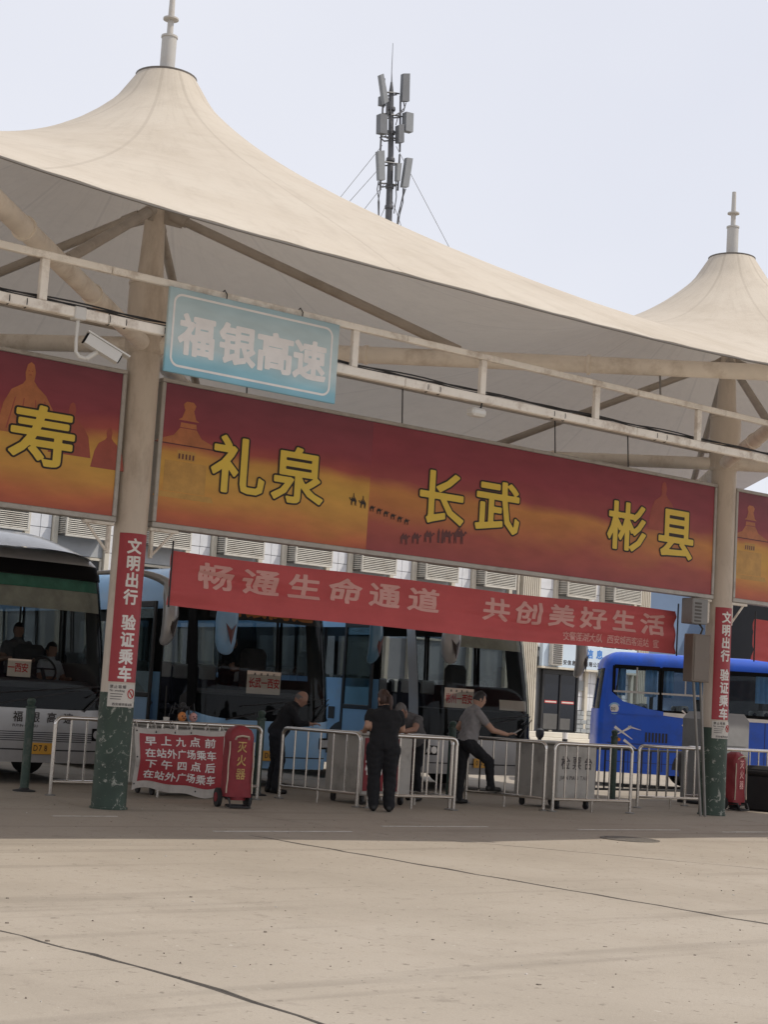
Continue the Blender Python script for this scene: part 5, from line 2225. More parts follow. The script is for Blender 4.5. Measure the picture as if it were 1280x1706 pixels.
def extinguisher(X, Y, label, lettermat, rot=0., tall=.9):
    t = thing('extinguisher_trolley', label, 'fire extinguisher', (0, 0, 0), 'covered extinguisher trolleys')
    W, D = .175, .14
    m = MB()

    def sec(z):
        q = (z - .14) / tall
        k = 1.0 if q < .8 else sqrt(max(0.0, 1 - ((q - .8) / .2) ** 2)) * .72 + .28
        return W * k * (1.04 - .06 * q) * (1 + .02 * sin(q * 17)), D * (k * .75 + .25)
    zs = [.14 + tall * k / 18 for k in range(19)]
    v, f = [], []
    n = 32
    for z in zs:
        a, b = sec(z)
        for k in range(n):
            q = 2 * pi * k / n
            c, s_ = cos(q), sin(q)
            v.append((a * math.copysign(abs(c) ** .45, c) + .006 * sin(z * 23 + k), b * math.copysign(abs(s_) ** .45, s_) + .006 * sin(z * 31 + k * 2), z))
    for i in range(18):
        for k in range(n):
            f.append((i * n + k, i * n + (k + 1) % n, (i + 1) * n + (k + 1) % n, (i + 1) * n + k))
    m.add(v, f, 0, True)
    m.f += [tuple(range(n))[::-1], tuple(18 * n + k for k in range(n))]
    m.m += [0, 0]
    m.s += [False, False]
    cov = m.build('cover', 'cover_red', t, sharp=60)
    for sx in (-1, 1):
        m = MB()
        m.path([(sx * sec(z)[0] * .93, -sec(z)[1] * .97 - .004, z) for z in zs[1:15]], .009, 6)
        m.build('piping', 'piping_cream', cov)
    m = MB()
    m.path([(-.09, -D * .9, .86), (-.085, -D - .03, .90), (-.02, -D - .05, .915), (.07, -D - .03, .905), (.09, -D * .9, .87)], .016, 8, flat=.6)
    m.build('carry_strap', 'piping_cream', cov)
    letters(cov, lettermat, '灭火器', lambda u, v: (-.065 + u, -D - .010, .70 + v), .13, .15, .17, .014, 44, vert=True)
    for sx in (-1, 1):
        m = MB()
        m.disc((sx * .2, .1, .12), (1, 0, 0), .12, .05, 22)
        wv = m.build('wheel', 'rubber', t)
        m = MB()
        m.disc((sx * .228, .1, .12), (1, 0, 0), .06, .012, 16)
        m.build('hub', 'cover_red', wv)
    m = MB()
    m.path([(-.14, .1, .14), (-.14, -.18, .12), (-.13, -.22, .02), (.13, -.22, .02), (.14, -.18, .12), (.14, .1, .14)], .016, 8)
    m.path([(-.12, -.2, .02), (-.12, .0, .03), (.12, .0, .03), (.12, -.2, .02)], .014, 8)
    m.build('frame', 'iron_black', t)
    m = MB()
    m.lathe([(.13, .10), (.135, .16), (.135, .25)], (0, 0, 0), 18)
    m.build('cylinder_foot', 'cover_red', t)
    t.location = (X, Y, 0)
    t.rotation_euler[2] = rot
    return t


extinguisher(1.98, .33, 'red covered fire extinguisher trolley overlapping the cloth notice', 'letter_gold', radians(-14))
extinguisher(12.32, .95, 'red covered fire extinguisher trolley right of the farther column', 'letter_pink', radians(8), .84)

# ------------------------------------------------------------------ meter boxes, cabinet, bin
t = thing('meter_box', 'brown steel meter box on two leaning poles beside the farther column', 'box', (10.1, -.22, 0))
m = MB()
m.cbox(9.72, 10.12, -.36, -.16, 2.06, 2.80, .012)
b = m.build('box', 'box_beige', t)
m = MB()
m.cbox(9.75, 10.09, -.368, -.3605, 2.09, 2.77, .003)
m.build('lid', 'box_beige', b)
for xa, xb in ((9.87, 10.10), (10.03, 10.2)):
    m = MB()
    m.path([(xa, -.26, 2.06), (xa + (xb - xa) * .5, -.28, 1.05), (xb, -.30, .0)], .022, 8)
    m.build('pole', 'galv_pipe', t)
m = MB()
m.path([(10.05, -.2, 2.80), (10.1, -.2, 2.9), (10.06, -.16, 2.98)], .016, 6)
m.build('conduit', 'iron_black', t)
t = thing('loudspeaker_box', 'grey louvred box strapped to the farther column above the meter box', 'box', (10.18, -.1, 2.95))
m = MB()
m.cbox(9.83, 10.19, -.22, .02, 2.97, 3.37, .012)
b = m.build('case', 'cabinet_grey', t)
m = MB()
for k in range(6):
    m.cbox(9.88, 10.03, -.229, -.2205, 3.0 + k * .055, 3.03 + k * .055, .003)
m.build('slot', 'ac_dark', b)

t = thing('grey_cabinet', 'wide grey cabinet with sloped top behind the farther column', 'cabinet', (13.0, 2.35, 0))
m = MB()
m.prism([(12.82, .02), (14.04, .02), (14.04, 1.5), (13.89, 1.63), (12.97, 1.63), (12.82, 1.5)], 2.1, 2.6, 'xz')
b = m.build('case', 'cabinet_grey', t)
m = MB()
m.prism([(12.89, 1.05), (13.97, 1.05), (13.97, 1.47), (13.86, 1.57), (13.0, 1.57), (12.89, 1.47)], 2.088, 2.097, 'xz')
m.build('front_panel', 'cabinet_grey', t)
m = MB()
m.cbox(12.78, 14.08, 2.06, 2.64, -.0, .06, .01)
m.build('plinth', 'iron_black', t)
t = thing('litter_bin', 'black square litter bin at the right edge beside the red cover', 'bin', (13.15, .85, 0))
m = MB()
for z0, z1, e in ((0, .6, 0), (.6, .7, .02)):
    m.cbox(12.83 - e, 13.45 + e, .55 - e, 1.15 + e, z0 + .002, z1, .03)
m.build('body', 'black_plastic', t)
m = MB()
m.prism([(12.83, .702), (13.45, .702), (13.38, .76), (12.9, .76)], .56, 1.14, 'xz')
m.build('lid', 'rubber', t)

# ------------------------------------------------------------------ people


def V3(p):
    return Vector(p)


def figure(label, J, fwd, mats, hair, voxel=.012, bust=False, sc=1.0, extra_hair=None, arms_bare='fore'):
    """one continuous body from tapered limbs, fused by a voxel remesh. J holds world joints."""
    f = Vector((fwd[0], fwd[1], 0)).normalized()
    lf = Vector((-f.y, f.x, 0))
    up = Vector((0, 0, 1))
    J = {k: V3(p) for k, p in J.items()}
    top, bot, shoe, skin = mats
    prims = []                                    # (a, b, ra, rb, matindex)
    parts = MB()

    def limb(a, b, ra, rb, mi, n=12):
        a, b = V3(a), V3(b)
        prims.append((a, b, ra, rb, mi))
        parts.path([a, b], [ra, rb], n)
        parts.ell(a[:], (ra,) * 3, 12, 8)
        parts.ell(b[:], (rb,) * 3, 12, 8)
    pel, neck = J['pelvis'], J['neck']
    sp = neck - pel
    ax = sp.normalized()
    dep = (f - ax * f.dot(ax)).normalized()
    lat = lf
    # torso loft
    prof = [(-.10, .145, .105), (0., .168, .125), (.14, .165, .125), (.35, .158, .115), (.6, .182, .125), (.80, .192, .12), (.92, .155, .10), (1.0, .075, .07)]
    v, fc = [], []
    n = 20
    for q, a, b in prof:
        a *= J_w
        b *= J_d
        c = pel + sp * q + dep * (.012 * sin(pi * max(0, q)))
        for k in range(n):
            t_ = 2 * pi * k / n
            ca, sa = cos(t_), sin(t_)
            v.append(c + lat * a * math.copysign(abs(ca) ** .8, ca) + dep * b * math.copysign(abs(sa) ** .8, sa))
    for i in range(len(prof) - 1):
        for k in range(n):
            fc.append((i * n + k, i * n + (k + 1) % n, (i + 1) * n + (k + 1) % n, (i + 1) * n + k))
    parts.add(v, fc)
    parts.f += [tuple(range(len(parts.v) - len(v), len(parts.v) - len(v) + n))[::-1], tuple(range(len(parts.v) - n, len(parts.v)))]
    parts.m += [0, 0]
    parts.s += [False, False]
    prims.append((pel + sp * .12, pel + sp * .84, .16, .17, 0))
    prims.append((pel - sp * .06 - up * .03, pel + sp * .0, .15, .15, 1))
    # neck and head
    hd = J['head']
    limb(neck - ax * .02, hd - up * .04 * sc, .062, .054, 3)
    hf = J.get('look')
    hf = hf.normalized() if hf else f
    hl = up.cross(hf).normalized()
    hu = hf.cross(hl)
    if hu.z < 0:
        hu = -hu
    M = Matrix((hf, hl, hu)).transposed()
    parts.ell(hd[:], (.098, .077, .118), 18, 12, M=M)
    parts.ell((hd + hf * .03 - hu * .06)[:], (.068, .056, .062), 14, 10, M=M)
    parts.ell((hd + hf * .1 - hu * .018)[:], (.022, .016, .026), 10, 8, M=M)        # nose
    for s_ in (-1, 1):
        parts.ell((hd + hl * s_ * .078 - hu * .012 - hf * .008)[:], (.022, .012, .034), 10, 8, M=M)
        parts.ell((hd + hl * s_ * .033 + hf * .078 + hu * .018)[:], (.022, .026, .012), 8, 6, M=M)  # brow
    parts.ell((hd + hf * .088 - hu * .062)[:], (.014, .026, .009), 8, 6, M=M)       # mouth
    prims.append((hd - hu * .05, hd + hu * .06, .1, .1, 3))
    # arms
    for s_, tg_ in ((1, 'L'), (-1, 'R')):
        sh_ = neck - ax * .075 + lat * s_ * .165 * J_w
        el, wr = J['elbow' + tg_], J['wrist' + tg_]
        mid = sh_ + (el - sh_) * .55
        limb(sh_, mid, .063, .057, 0)
        bare = arms_bare
        limb(mid, el, .052 if bare == 'fore' else .056, .046, 3 if bare == 'fore' else 0)
        limb(el, el + (wr - el) * .8, .045, .034, 3 if bare == 'fore' else 0)
        limb(el + (wr - el) * .8, wr, .032, .028, 3)
        hd_ = (wr - el).normalized()
        hdir = J.get('hand' + tg_)
        hdir = hdir.normalized() if hdir else hd_
        side = hdir.cross(up)
        side = side.normalized() if side.length > .2 else lat
        nrm = side.cross(hdir).normalized()
        if not bust:
            palm = wr + hdir * .05
            Mh = Matrix((hdir, side, nrm)).transposed()
            parts.ell(palm[:], (.055, .04, .019), 12, 8, M=Mh)
            prims.append((wr, palm + hdir * .1, .04, .02, 3))
            for k, (o_, ln) in enumerate(((-.03, .062), (-.01, .075), (.01, .07), (.029, .055))):
                b0 = palm + hdir * .035 + side * o_
                b1 = b0 + hdir * ln * .55 - nrm * .012
                b2 = b1 + hdir * ln * .3 - nrm * .028
                parts.path([b0, b1, b2], [.0105, .010, .0085], 8)
            b0 = wr + hdir * .03 - side * s_ * .032
            parts.path([b0, b0 + hdir * .03 - side * s_ * .022, b0 + hdir * .058 - side * s_ * .022 - nrm * .008], [.013, .012, .009], 8)
    # legs
    if not bust:
        for s_, tg_ in ((1, 'L'), (-1, 'R')):
            hip = pel + lat * s_ * .088 * J_w - up * .03
            kn, an = J['knee' + tg_], J['ankle' + tg_]
            limb(hip, kn, .098 * J_leg, .066 * J_leg, 1)
            limb(kn, kn + (an - kn) * .4, .066 * J_leg, .064 * J_leg, 1)
            limb(kn + (an - kn) * .4, an, .064 * J_leg, .056 * J_leg, 1)
            td = J.get('toe' + tg_)
            td = td.normalized() if td else f
            heel, toe = an - up * .045 - td * .04, an - up * .055 + td * .15
            limb(heel, toe, .045, .036, 2, 10)
            limb(an, heel, .05, .045, 2, 10)
    me = bpy.data.meshes.new('person')
    me.from_pydata([tuple(p) for p in parts.v], [], parts.f)
    ob = bpy.data.objects.new('tmpbody', me)
    COL.objects.link(ob)
    md = ob.modifiers.new('r', 'REMESH')
    md.mode = 'VOXEL'
    md.voxel_size = voxel
    ms_ = ob.modifiers.new('s', 'SMOOTH')
    ms_.factor = .5
    ms_.iterations = 3
    dg = bpy.context.evaluated_depsgraph_get()
    bm_ = bpy.data.meshes.new_from_object(ob.evaluated_get(dg))
    bpy.data.objects.remove(ob)
    base = Vector((pel.x, pel.y, 0 if not bust else pel.z - .1))
    nv = len(bm_.vertices)
    co = np.empty(nv * 3)
    bm_.vertices.foreach_get('co', co)
    co = co.reshape(-1, 3)
    npoly = len(bm_.polygons)
    cen = np.empty(npoly * 3)
    bm_.polygons.foreach_get('center', cen)
    cen = cen.reshape(-1, 3)
    best = np.full(npoly, 1e9)
    mi = np.zeros(npoly, dtype=np.int32)
    for a, b, ra, rb, k in prims:
        a, b = np.array(a), np.array(b)
        ab = b - a
        tt = np.clip(((cen - a) @ ab) / max(ab @ ab, 1e-9), 0, 1)
        dd = np.linalg.norm(cen - a - tt[:, None] * ab, axis=1) - (ra + (rb - ra) * tt)
        w_ = dd < best
        best[w_] = dd[w_]
        mi[w_] = k
    # cloth folds: push the dressed surface in and out along its normal
    vn = np.empty(nv * 3)
    bm_.vertices.foreach_get('normal', vn)
    vn = vn.reshape(-1, 3)
    dressed = np.zeros(nv)
    lp = np.empty(len(bm_.loops), dtype=np.int32)
    bm_.loops.foreach_get('vertex_index', lp)
    ls = np.empty(npoly, dtype=np.int32)
    bm_.polygons.foreach_get('loop_start', ls)
    for c4 in range(4):
        k4 = np.minimum(ls + c4, len(lp) - 1)
        dressed[lp[k4]] = np.where(mi < 2, 1., dressed[lp[k4]])
    wx, wy, wz = co[:, 0] * 1.0, co[:, 1] * 1.0, co[:, 2] * 1.0
    fold = np.abs(np.sin(wz * 34 + 5 * np.sin(wx * 9 + wy * 7) + wx * 14)) * .006 + np.sin(wz * 15 + wx * 31 + 3 * np.sin(wy * 12)) * .005 + np.sin(wx * 60 + wy * 55 + 4 * np.sin(wz * 8)) * .003
    co += vn * (fold * dressed)[:, None]
    co -= np.array(base)
    bm_.vertices.foreach_set('co', co.ravel())
    for k in (top, bot, shoe, skin):
        bm_.materials.append(MT[k])
    bm_.polygons.foreach_set('material_index', mi)
    bm_.polygons.foreach_set('use_smooth', [True] * npoly)
    bm_.update()
    ob = bpy.data.objects.new('person', bm_)
    COL.objects.link(ob)
    ob.location = base
    WL[ob.name] = base
    tag(ob, label, 'person')
    if hair:
        hm, kind = hair
        m = MB()
        v, fc = [], []
        nu, nv_ = 28, 14
        lim = {'short': .30, 'long': .62, 'bald': .35}[kind]
        for j in range(nv_ + 1):
            ph = pi / 2 - (pi * .78) * j / nv_
            for i in range(nu):
                th = 2 * pi * i / nu
                r_ = 1 + .03 * sin(th * 9 + j) + .02 * sin(th * 17 + j * 3)
                q = Vector((.104 * cos(ph) * cos(th), .084 * cos(ph) * sin(th), .126 * sin(ph))) * r_
                v.append(hd + M @ q + hu * .006)
        keep = []
        for j in range(nv_):
            for i in range(nu):
                th = 2 * pi * (i + .5) / nu
                ph = pi / 2 - (pi * .78) * (j + .5) / nv_
                front = cos(th) * cos(ph)
                zz = sin(ph)
                if front > .25 and zz < .55 - .1 * front:
                    continue
                if kind == 'bald' and (zz > .12 or front > 0):
                    continue
                if zz < (-.35 if kind != 'long' else -.75) + .35 * max(0, front):
                    continue
                keep.append((j * nu + i, j * nu + (i + 1) % nu, (j + 1) * nu + (i + 1) % nu, (j + 1) * nu + i))
        m.add(v, keep, 0, True)
        if extra_hair:
            m.path([tuple(hd + M @ Vector(p)) for p in extra_hair[0]], extra_hair[1], 10)
        m.build('hair', hm, ob)
    return ob


J_w = J_d = J_leg = 1.0

# woman in black seen from behind
J_w, J_d, J_leg = 1.2, 1.15, 1.3
figure('woman in black top and trousers seen from behind at the barrier corner',
       dict(pelvis=(4.04, -.04, .86), neck=(4.06, -.01, 1.37), head=(4.05, .03, 1.50), look=(.05, .95, -.3), elbowL=(3.83, .07, 1.12), wristL=(3.95, .29, 1.05), handL=(.45, .6, .0),
            elbowR=(4.30, -.09, 1.10), wristR=(4.33, .14, 1.04), handR=(.1, .8, .05), kneeL=(3.96, .03, .46), ankleL=(3.955, .0, .09), kneeR=(4.15, -.07, .46), ankleR=(4.145, -.1, .09), toeL=(.5, .85, 0), toeR=(.6, .8, 0)),
       (.55, .83), ('cloth_black', 'cloth_black', 'shoe', 'skin'), ('hair_brown', 'long'), extra_hair=([(-.09, 0, .02), (-.135, -.01, -.02), (-.14, -.01, -.1), (-.115, -.01, -.19)], [.035, .036, .03, .012]))
# man in grey polo with a phone, one foot on the rail
J_w, J_d, J_leg = 1.05, 1.05, 1.05
figure('man in grey polo shirt holding a phone with one foot on the rail',
       dict(pelvis=(6.76, 1.44, .93), neck=(6.84, 1.40, 1.45), head=(6.90, 1.36, 1.585), look=(.93, -.25, -.32), elbowR=(6.99, 1.12, 1.13), wristR=(7.2, 1.02, 1.08), handR=(.75, -.35, .22),
            elbowL=(6.80, 1.70, 1.14), wristL=(6.98, 1.64, 1.02), handL=(.8, -.2, -.1), kneeL=(6.76, 1.53, .49), ankleL=(6.72, 1.53, .09), kneeR=(7.08, 1.27, .66), ankleR=(7.10, 1.23, .30), toeL=(1, -.1, 0), toeR=(1, -.25, 0)),
       (.96, -.28), ('cloth_grey', 'cloth_black', 'shoe', 'skin'), ('hair_black', 'short'))
m = MB()
k = MB().cbox(-.075, .075, -.004, .004, -.037, .037, .003)
c_, s_ = cos(radians(-22)), sin(radians(-22))
dph = Vector((.72, -.42, .52)).normalized()
sph = Vector((.45, .86, .05)).normalized()
nph = dph.cross(sph)
m.add([Vector((7.335, .955, 1.135)) + dph * p[0] + nph * p[1] + sph * p[2] for p in k.v], k.f)
o = m.build('mobile_phone', 'bus_silver', loc=(7.335, .955, 1.135))
tag(o, 'pale mobile phone in the hand of the man in grey polo', 'phone')
# bald old man in a dark jacket, leaning
J_w, J_d, J_leg = 1.1, 1.15, 1.1
figure('bald old man in dark jacket leaning forward left of the barriers',
       dict(pelvis=(4.36, 3.04, .89), neck=(4.58, 2.95, 1.32), head=(4.68, 2.91, 1.43), look=(.75, -.45, -.6), elbowR=(4.52, 2.70, 1.06), wristR=(4.66, 2.58, 1.06), handR=(.7, -.3, .1),
            elbowL=(4.66, 3.15, 1.05), wristL=(4.78, 2.94, 1.04), handL=(.7, -.4, .1), kneeL=(4.42, 3.12, .48), ankleL=(4.36, 3.12, .09), kneeR=(4.38, 2.92, .48), ankleR=(4.32, 2.92, .09)),
       (.85, -.53), ('cloth_black', 'cloth_navy', 'shoe', 'skin_dark'), ('hair_grey', 'bald'), arms_bare='long')
# man bending over the desk
J_w, J_d, J_leg = 1.1, 1.12, 1.05
figure('grey haired man in grey shirt bending over the desk behind the woman',
       dict(pelvis=(6.2, 1.98, .90), neck=(5.78, 1.72, 1.27), head=(5.62, 1.64, 1.34), look=(-.72, -.3, -.62), elbowL=(5.72, 1.42, 1.08), wristL=(5.48, 1.4, 1.04), handL=(-.9, -.1, 0),
            elbowR=(5.66, 1.92, 1.09), wristR=(5.42, 1.72, 1.04), handR=(-.9, -.2, 0), kneeL=(6.16, 1.88, .48), ankleL=(6.24, 1.88, .09), kneeR=(6.2, 2.08, .48), ankleR=(6.27, 2.1, .09)),
       (-.86, -.5), ('cloth_dimgrey', 'cloth_black', 'shoe', 'skin_dark'), ('hair_grey', 'short'))
# people inside the vehicles
J_w = J_d = J_leg = 1.0


def sitter(x, y, z, fwd, label, top, hairm='hair_black'):
    """seated upper body, z = height of the head centre"""
    f = Vector((fwd[0], fwd[1], 0)).normalized()
    l = Vector((-f.y, f.x, 0))
    c = Vector((x, y, z))
    figure(label, dict(pelvis=c - Vector((0, 0, .66)) - f * .05, neck=c - Vector((0, 0, .14)) - f * .02, head=c, look=(f.x, f.y, -.15),
                       elbowL=c - Vector((0, 0, .45)) + l * .25 + f * .06, wristL=c - Vector((0, 0, .42)) + l * .16 + f * .3, elbowR=c - Vector((0, 0, .45)) - l * .25 + f * .06, wristR=c - Vector((0, 0, .42)) - l * .16 + f * .3),
           (f.x, f.y), (top, 'cloth_navy', 'shoe', 'skin_dark'), (hairm, 'short'), voxel=.016, bust=True)


sitter(1.73, 5.45, 1.93, (.3, -1), 'driver in pale shirt at the wheel of the left coach', 'cloth_white')
sitter(1.30, 5.75, 2.2, (-.2, -1), 'person standing in the aisle of the left coach', 'cloth_dimgrey')
sitter(5.42, 6.2, 2.30, (.9, -.6), 'dark haired person seated inside the light blue coach', 'cloth_navy')
sitter(18.6, 4.55, 1.80, (.75, -.66), 'person at the window of the blue bus behind the red sticker', 'notice_red')

# ------------------------------------------------------------------ station building behind the coaches
FY = 17.0
ac_x = [1.0 + 2.13 * k for k in range(-5, 0)] + [.85, 2.98, 5.15, 7.22, 9.4, 11.52, 13.62, 15.72, 17.88, 20.0, 23.16, 25.06]
ac_x = sorted(set(round(x, 2) for x in ac_x))
t = thing('station_building', 'white tiled station building behind the coaches with louvred boxes under the windows', 'building', (10, FY, 0))
m = MB()
m.box(-12, 27.0, FY + .06, FY + 9, -.04, 8.0)
m.build('wall', 'grout', t)
m = MB()
m.cbox(-12.2, 27.2, FY - .1, FY + 9.1, 8.003, 8.3, .03)
m.build('parapet', 'pilaster_cream', t)
tile = None
TW, TH = .315, .42


def put_tile(x, z, w=TW, h=TH, y=FY):
    """one wall tile, shared mesh"""
    global tile
    if tile is None:
        k = MB()
        k.cbox(0, 1, 0, 1, 0, 1, .0)
        k = MB()
        k.cbox(-.5, .5, -.5, .5, -.5, .5, .02)
        tile = k.build('tile', 'wall_tile', t)
        for v in tile.data.vertices:
            v.co += WL[t.name]
        o = tile
    else:
        o = tile.copy()
        COL.objects.link(o)
    o.scale = (w - .014, .05, h - .014)
    o.location = Vector((x + w / 2, y + .03 + random.uniform(-.002, .002), z + h / 2)) - WL[t.name]
    return o


bays = []
for i, x in enumerate(ac_x):
    x1 = x + 1.17
    nx = ac_x[i + 1] if i + 1 < len(ac_x) else None
    bays.append((x, x1, nx))
for x, x1, nx in bays:
    vis = x > 4
    # window bay: spandrel, window, reveals
    for a, b in ((x - .16, x - .03), (x1 + .03, x1 + .16)):
        m = MB()
        m.cbox(a, b, FY - .09, FY + .055, .9, 7.9, .01)
        m.build('pilaster', 'pilaster_cream', t)
    m = MB()
    m.box(x - .028, x1 + .028, FY + .02, FY + .055, 4.42, 4.84)
    m.build('spandrel', 'spandrel', t)
    for zz in ((3.2, 4.4), (5.7, 7.2)) if vis else ():
        m = MB()
        for a, b, c, d_ in ((x - .02, x1 + .02, zz[0], zz[0] + .06), (x - .02, x1 + .02, zz[1] - .06, zz[1]), (x - .02, x + .04, zz[0] + .062, zz[1] - .062), (x1 - .04, x1 + .02, zz[0] + .062, zz[1] - .062), (x + .56, x + .60, zz[0] + .062, zz[1] - .062)):
            m.cbox(a, b, FY - .01, FY + .05, c, d_, .006)
        wfr = m.build('window', 'pilaster_cream', t)
        m = MB()
        m.box(x + .041, x1 - .041, FY + .03, FY + .04, zz[0] + .063, zz[1] - .063)
        m.build('pane', 'window_dark', wfr)
    if nx and nx - x1 < 1.6 and vis:
        w_ = (nx - .17) - (x1 + .17)
        n = 2 if w_ < .8 else 3
        for k in range(n):
            for j in range(6):
                put_tile(x1 + .17 + k * w_ / n, 3.3 + j * .42, w_ / n, .42)
# fluted pier and plain bay
for xa, xb in ((21.68, 22.42), (26.48, 26.98)):
    m = MB()
    n = int((xb - xa) / .075)
    for k in range(n):
        m.cbox(xa + k * .075, xa + k * .075 + .052, FY - .16, FY - .08, .9, 7.9, .012)
    m.box(xa - .01, xb + .0, FY - .085, FY + .055, .9, 7.9)
    m.build('fluted_pier', 'pilaster_cream', t)
for j in range(6):
    put_tile(22.5, 3.3 + j * .42, .5, .42)
m = MB()
m.tube((21.5, FY - .12, .9), (21.5, FY - .12, 7.8), .04, n=10)
m.build('rain_pipe', 'pilaster_cream', t)
# ground-floor corner by the entrance
for i in range(4):
    for j in range(3):
        put_tile(24.06 + i * .30, 1.56 + j * .40, .30, .40)
for i in range(4):
    for j in range(4):
        put_tile(26.0 + i * .25, 1.56 + j * .42, .25, .42)
for j in range(5):
    m = MB()
    off = .18 * (j % 2)
    xs2 = [24.04, 24.04 + .22 + off, 24.5 + off, 24.95 + off, 25.3, 25.8, 26.4, 26.98]
    for a, b in zip(xs2[:-1], xs2[1:]):
        m = MB()
        m.cbox(a + .006, b - .006, FY - .08 - random.uniform(0, .02), FY + .055, .92 + j * .127, .92 + (j + 1) * .127 - .01, .008)
        m.build('stone', 'stone_grey', t)
# entrance: dark glass door with red safety strips
m = MB()
for a, b, c, d_ in ((22.62, 22.70, .95, 2.68), (23.98, 24.06, .95, 2.68), (22.7, 23.98, 2.55, 2.68), (23.31, 23.36, .95, 2.55)):
    m.cbox(a, b, FY - .14, FY - .04, c, d_, .008)
dr = m.build('door', 'iron_black', t)
m = MB()
m.box(22.69, 23.985, FY - .10, FY - .08, .96, 2.56)
m.build('door_glass', 'window_dark', dr)
for a, b in ((22.76, 23.24), (23.42, 23.92)):
    m = MB()
    m.box(a, b, FY - .106, FY - .102, 1.72, 1.80)
    o = m.build('safety_strip', 'letter_red', dr)
    m = MB()
    m.box(a + .02, b - .02, FY - .110, FY - .107, 1.74, 1.78)
    m.build('strip_core', 'paper', o)
for a, b, z in ((22.74, 23.28, 1.42), (23.4, 23.8, 1.3)):
    m = MB()
    m.box(a, b, FY - .108, FY - .104, .98, z)
    m.build('door_poster', 'interior_grey', dr)
# shop sign
t2 = thing('shop_sign', 'pale blue shop sign with blue characters over the glass door', 'sign', (24.4, FY - .2, 2.75))
m = MB()
m.cbox(22.45, 26.3, FY - .26, FY - .12, 2.76, 3.44, .01)
m.build('board', 'sign_pale', t2)
letters(t2, 'letter_blue', '东信息', flat(23.78, FY - .264, 3.08), .30, .28, .40, .022, 44)
m = MB()
text(m, '西安信息科技有限公司', flat(23.1, FY - .264, 2.84), .155, .15, .172, .02, 32)
tag(m.build('small_lettering', 'letter_black', t2), kind='stuff')
m = MB()
m.cbox(22.4, 26.35, FY - .3, FY - .1, 2.70, 2.757, .008)
m.build('ledge', 'pilaster_cream', t2)
m = MB()
k = MB()
t2 = thing('louvre_unit', 'white louvred unit at the left end of the shop sign', 'air conditioner', (22.9, FY - .35, 2.78))
m.cbox(22.68, 23.10, FY - .42, FY - .265, 2.80, 3.46, .01)
m.build('case', 'ac_cream', t2)
for k in range(10):
    m = MB()
    m.cbox(22.72, 23.06, FY - .436, FY - .422, 2.85 + k * .058, 2.878 + k * .058, .003)
    m.build('slat', 'ac_dark', t2)
# framed picture beside the door
t2 = thing('wall_picture', 'small dark picture on the white tiles right of the glass door', 'picture', (24.3, FY, 2.2))
m = MB()
m.cbox(24.1, 24.5, FY - .03, FY + .002, 2.12, 2.44, .005)
m.build('frame', 'panel_frame', t2)
m = MB()
m.box(24.12, 24.48, FY - .033, FY - .031, 2.14, 2.42)
m.build('print', 'stone_grey', t2)
# steps up to the door
t2 = thing('entrance_steps', 'pale stone steps up to the dark glass door', 'steps', (23.4, 15.9, 0))
for k in range(6):
    z = .15 * (k + 1)
    m = MB()
    m.cbox(21.6 + .0 * k, 25.6 - k * .28, 14.9 + k * .32, FY - .15, z - .148, z, .012)
    m.build('step', 'step_stone', t2)
m = MB()
m.box(-12, 21.55, FY - .8, FY - .005, 0, .85)
m.box(25.62, 26.98, FY - .8, FY - .09, 0, .85)
m.build('plinth', 'step_stone', t)
t2 = thing('striped_post', 'low black and white striped post behind the blue bus tail', 'post', (22.0, 13.0, 0))
x_, y_ = 19.9, 13.0
for k in range(6):
    m = MB()
    m.lathe([(.07, .16 * k + .002), (.07, .16 * (k + 1))], (x_, y_, 0), 14)
    m.build('band', 'letter_white' if k % 2 else 'iron_black', t2)
t2.location = (x_, y_, 0)
for c in t2.children:
    c.location = Vector((22.0, 13.0, 0)) - Vector((x_, y_, 0))
t2 = thing('black_bollard', 'small black bollard with a ball top in front of the entrance steps', 'post', (15.2, 8.9, 0))
m = MB()
m.lathe([(.09, 0), (.09, .78), (.05, .82), (.04, .86), (.085, .92), (.095, .99), (.085, 1.06), (.03, 1.1)], (15.2, 8.9, 0), 16)
m.build('body', 'iron_black', t2)

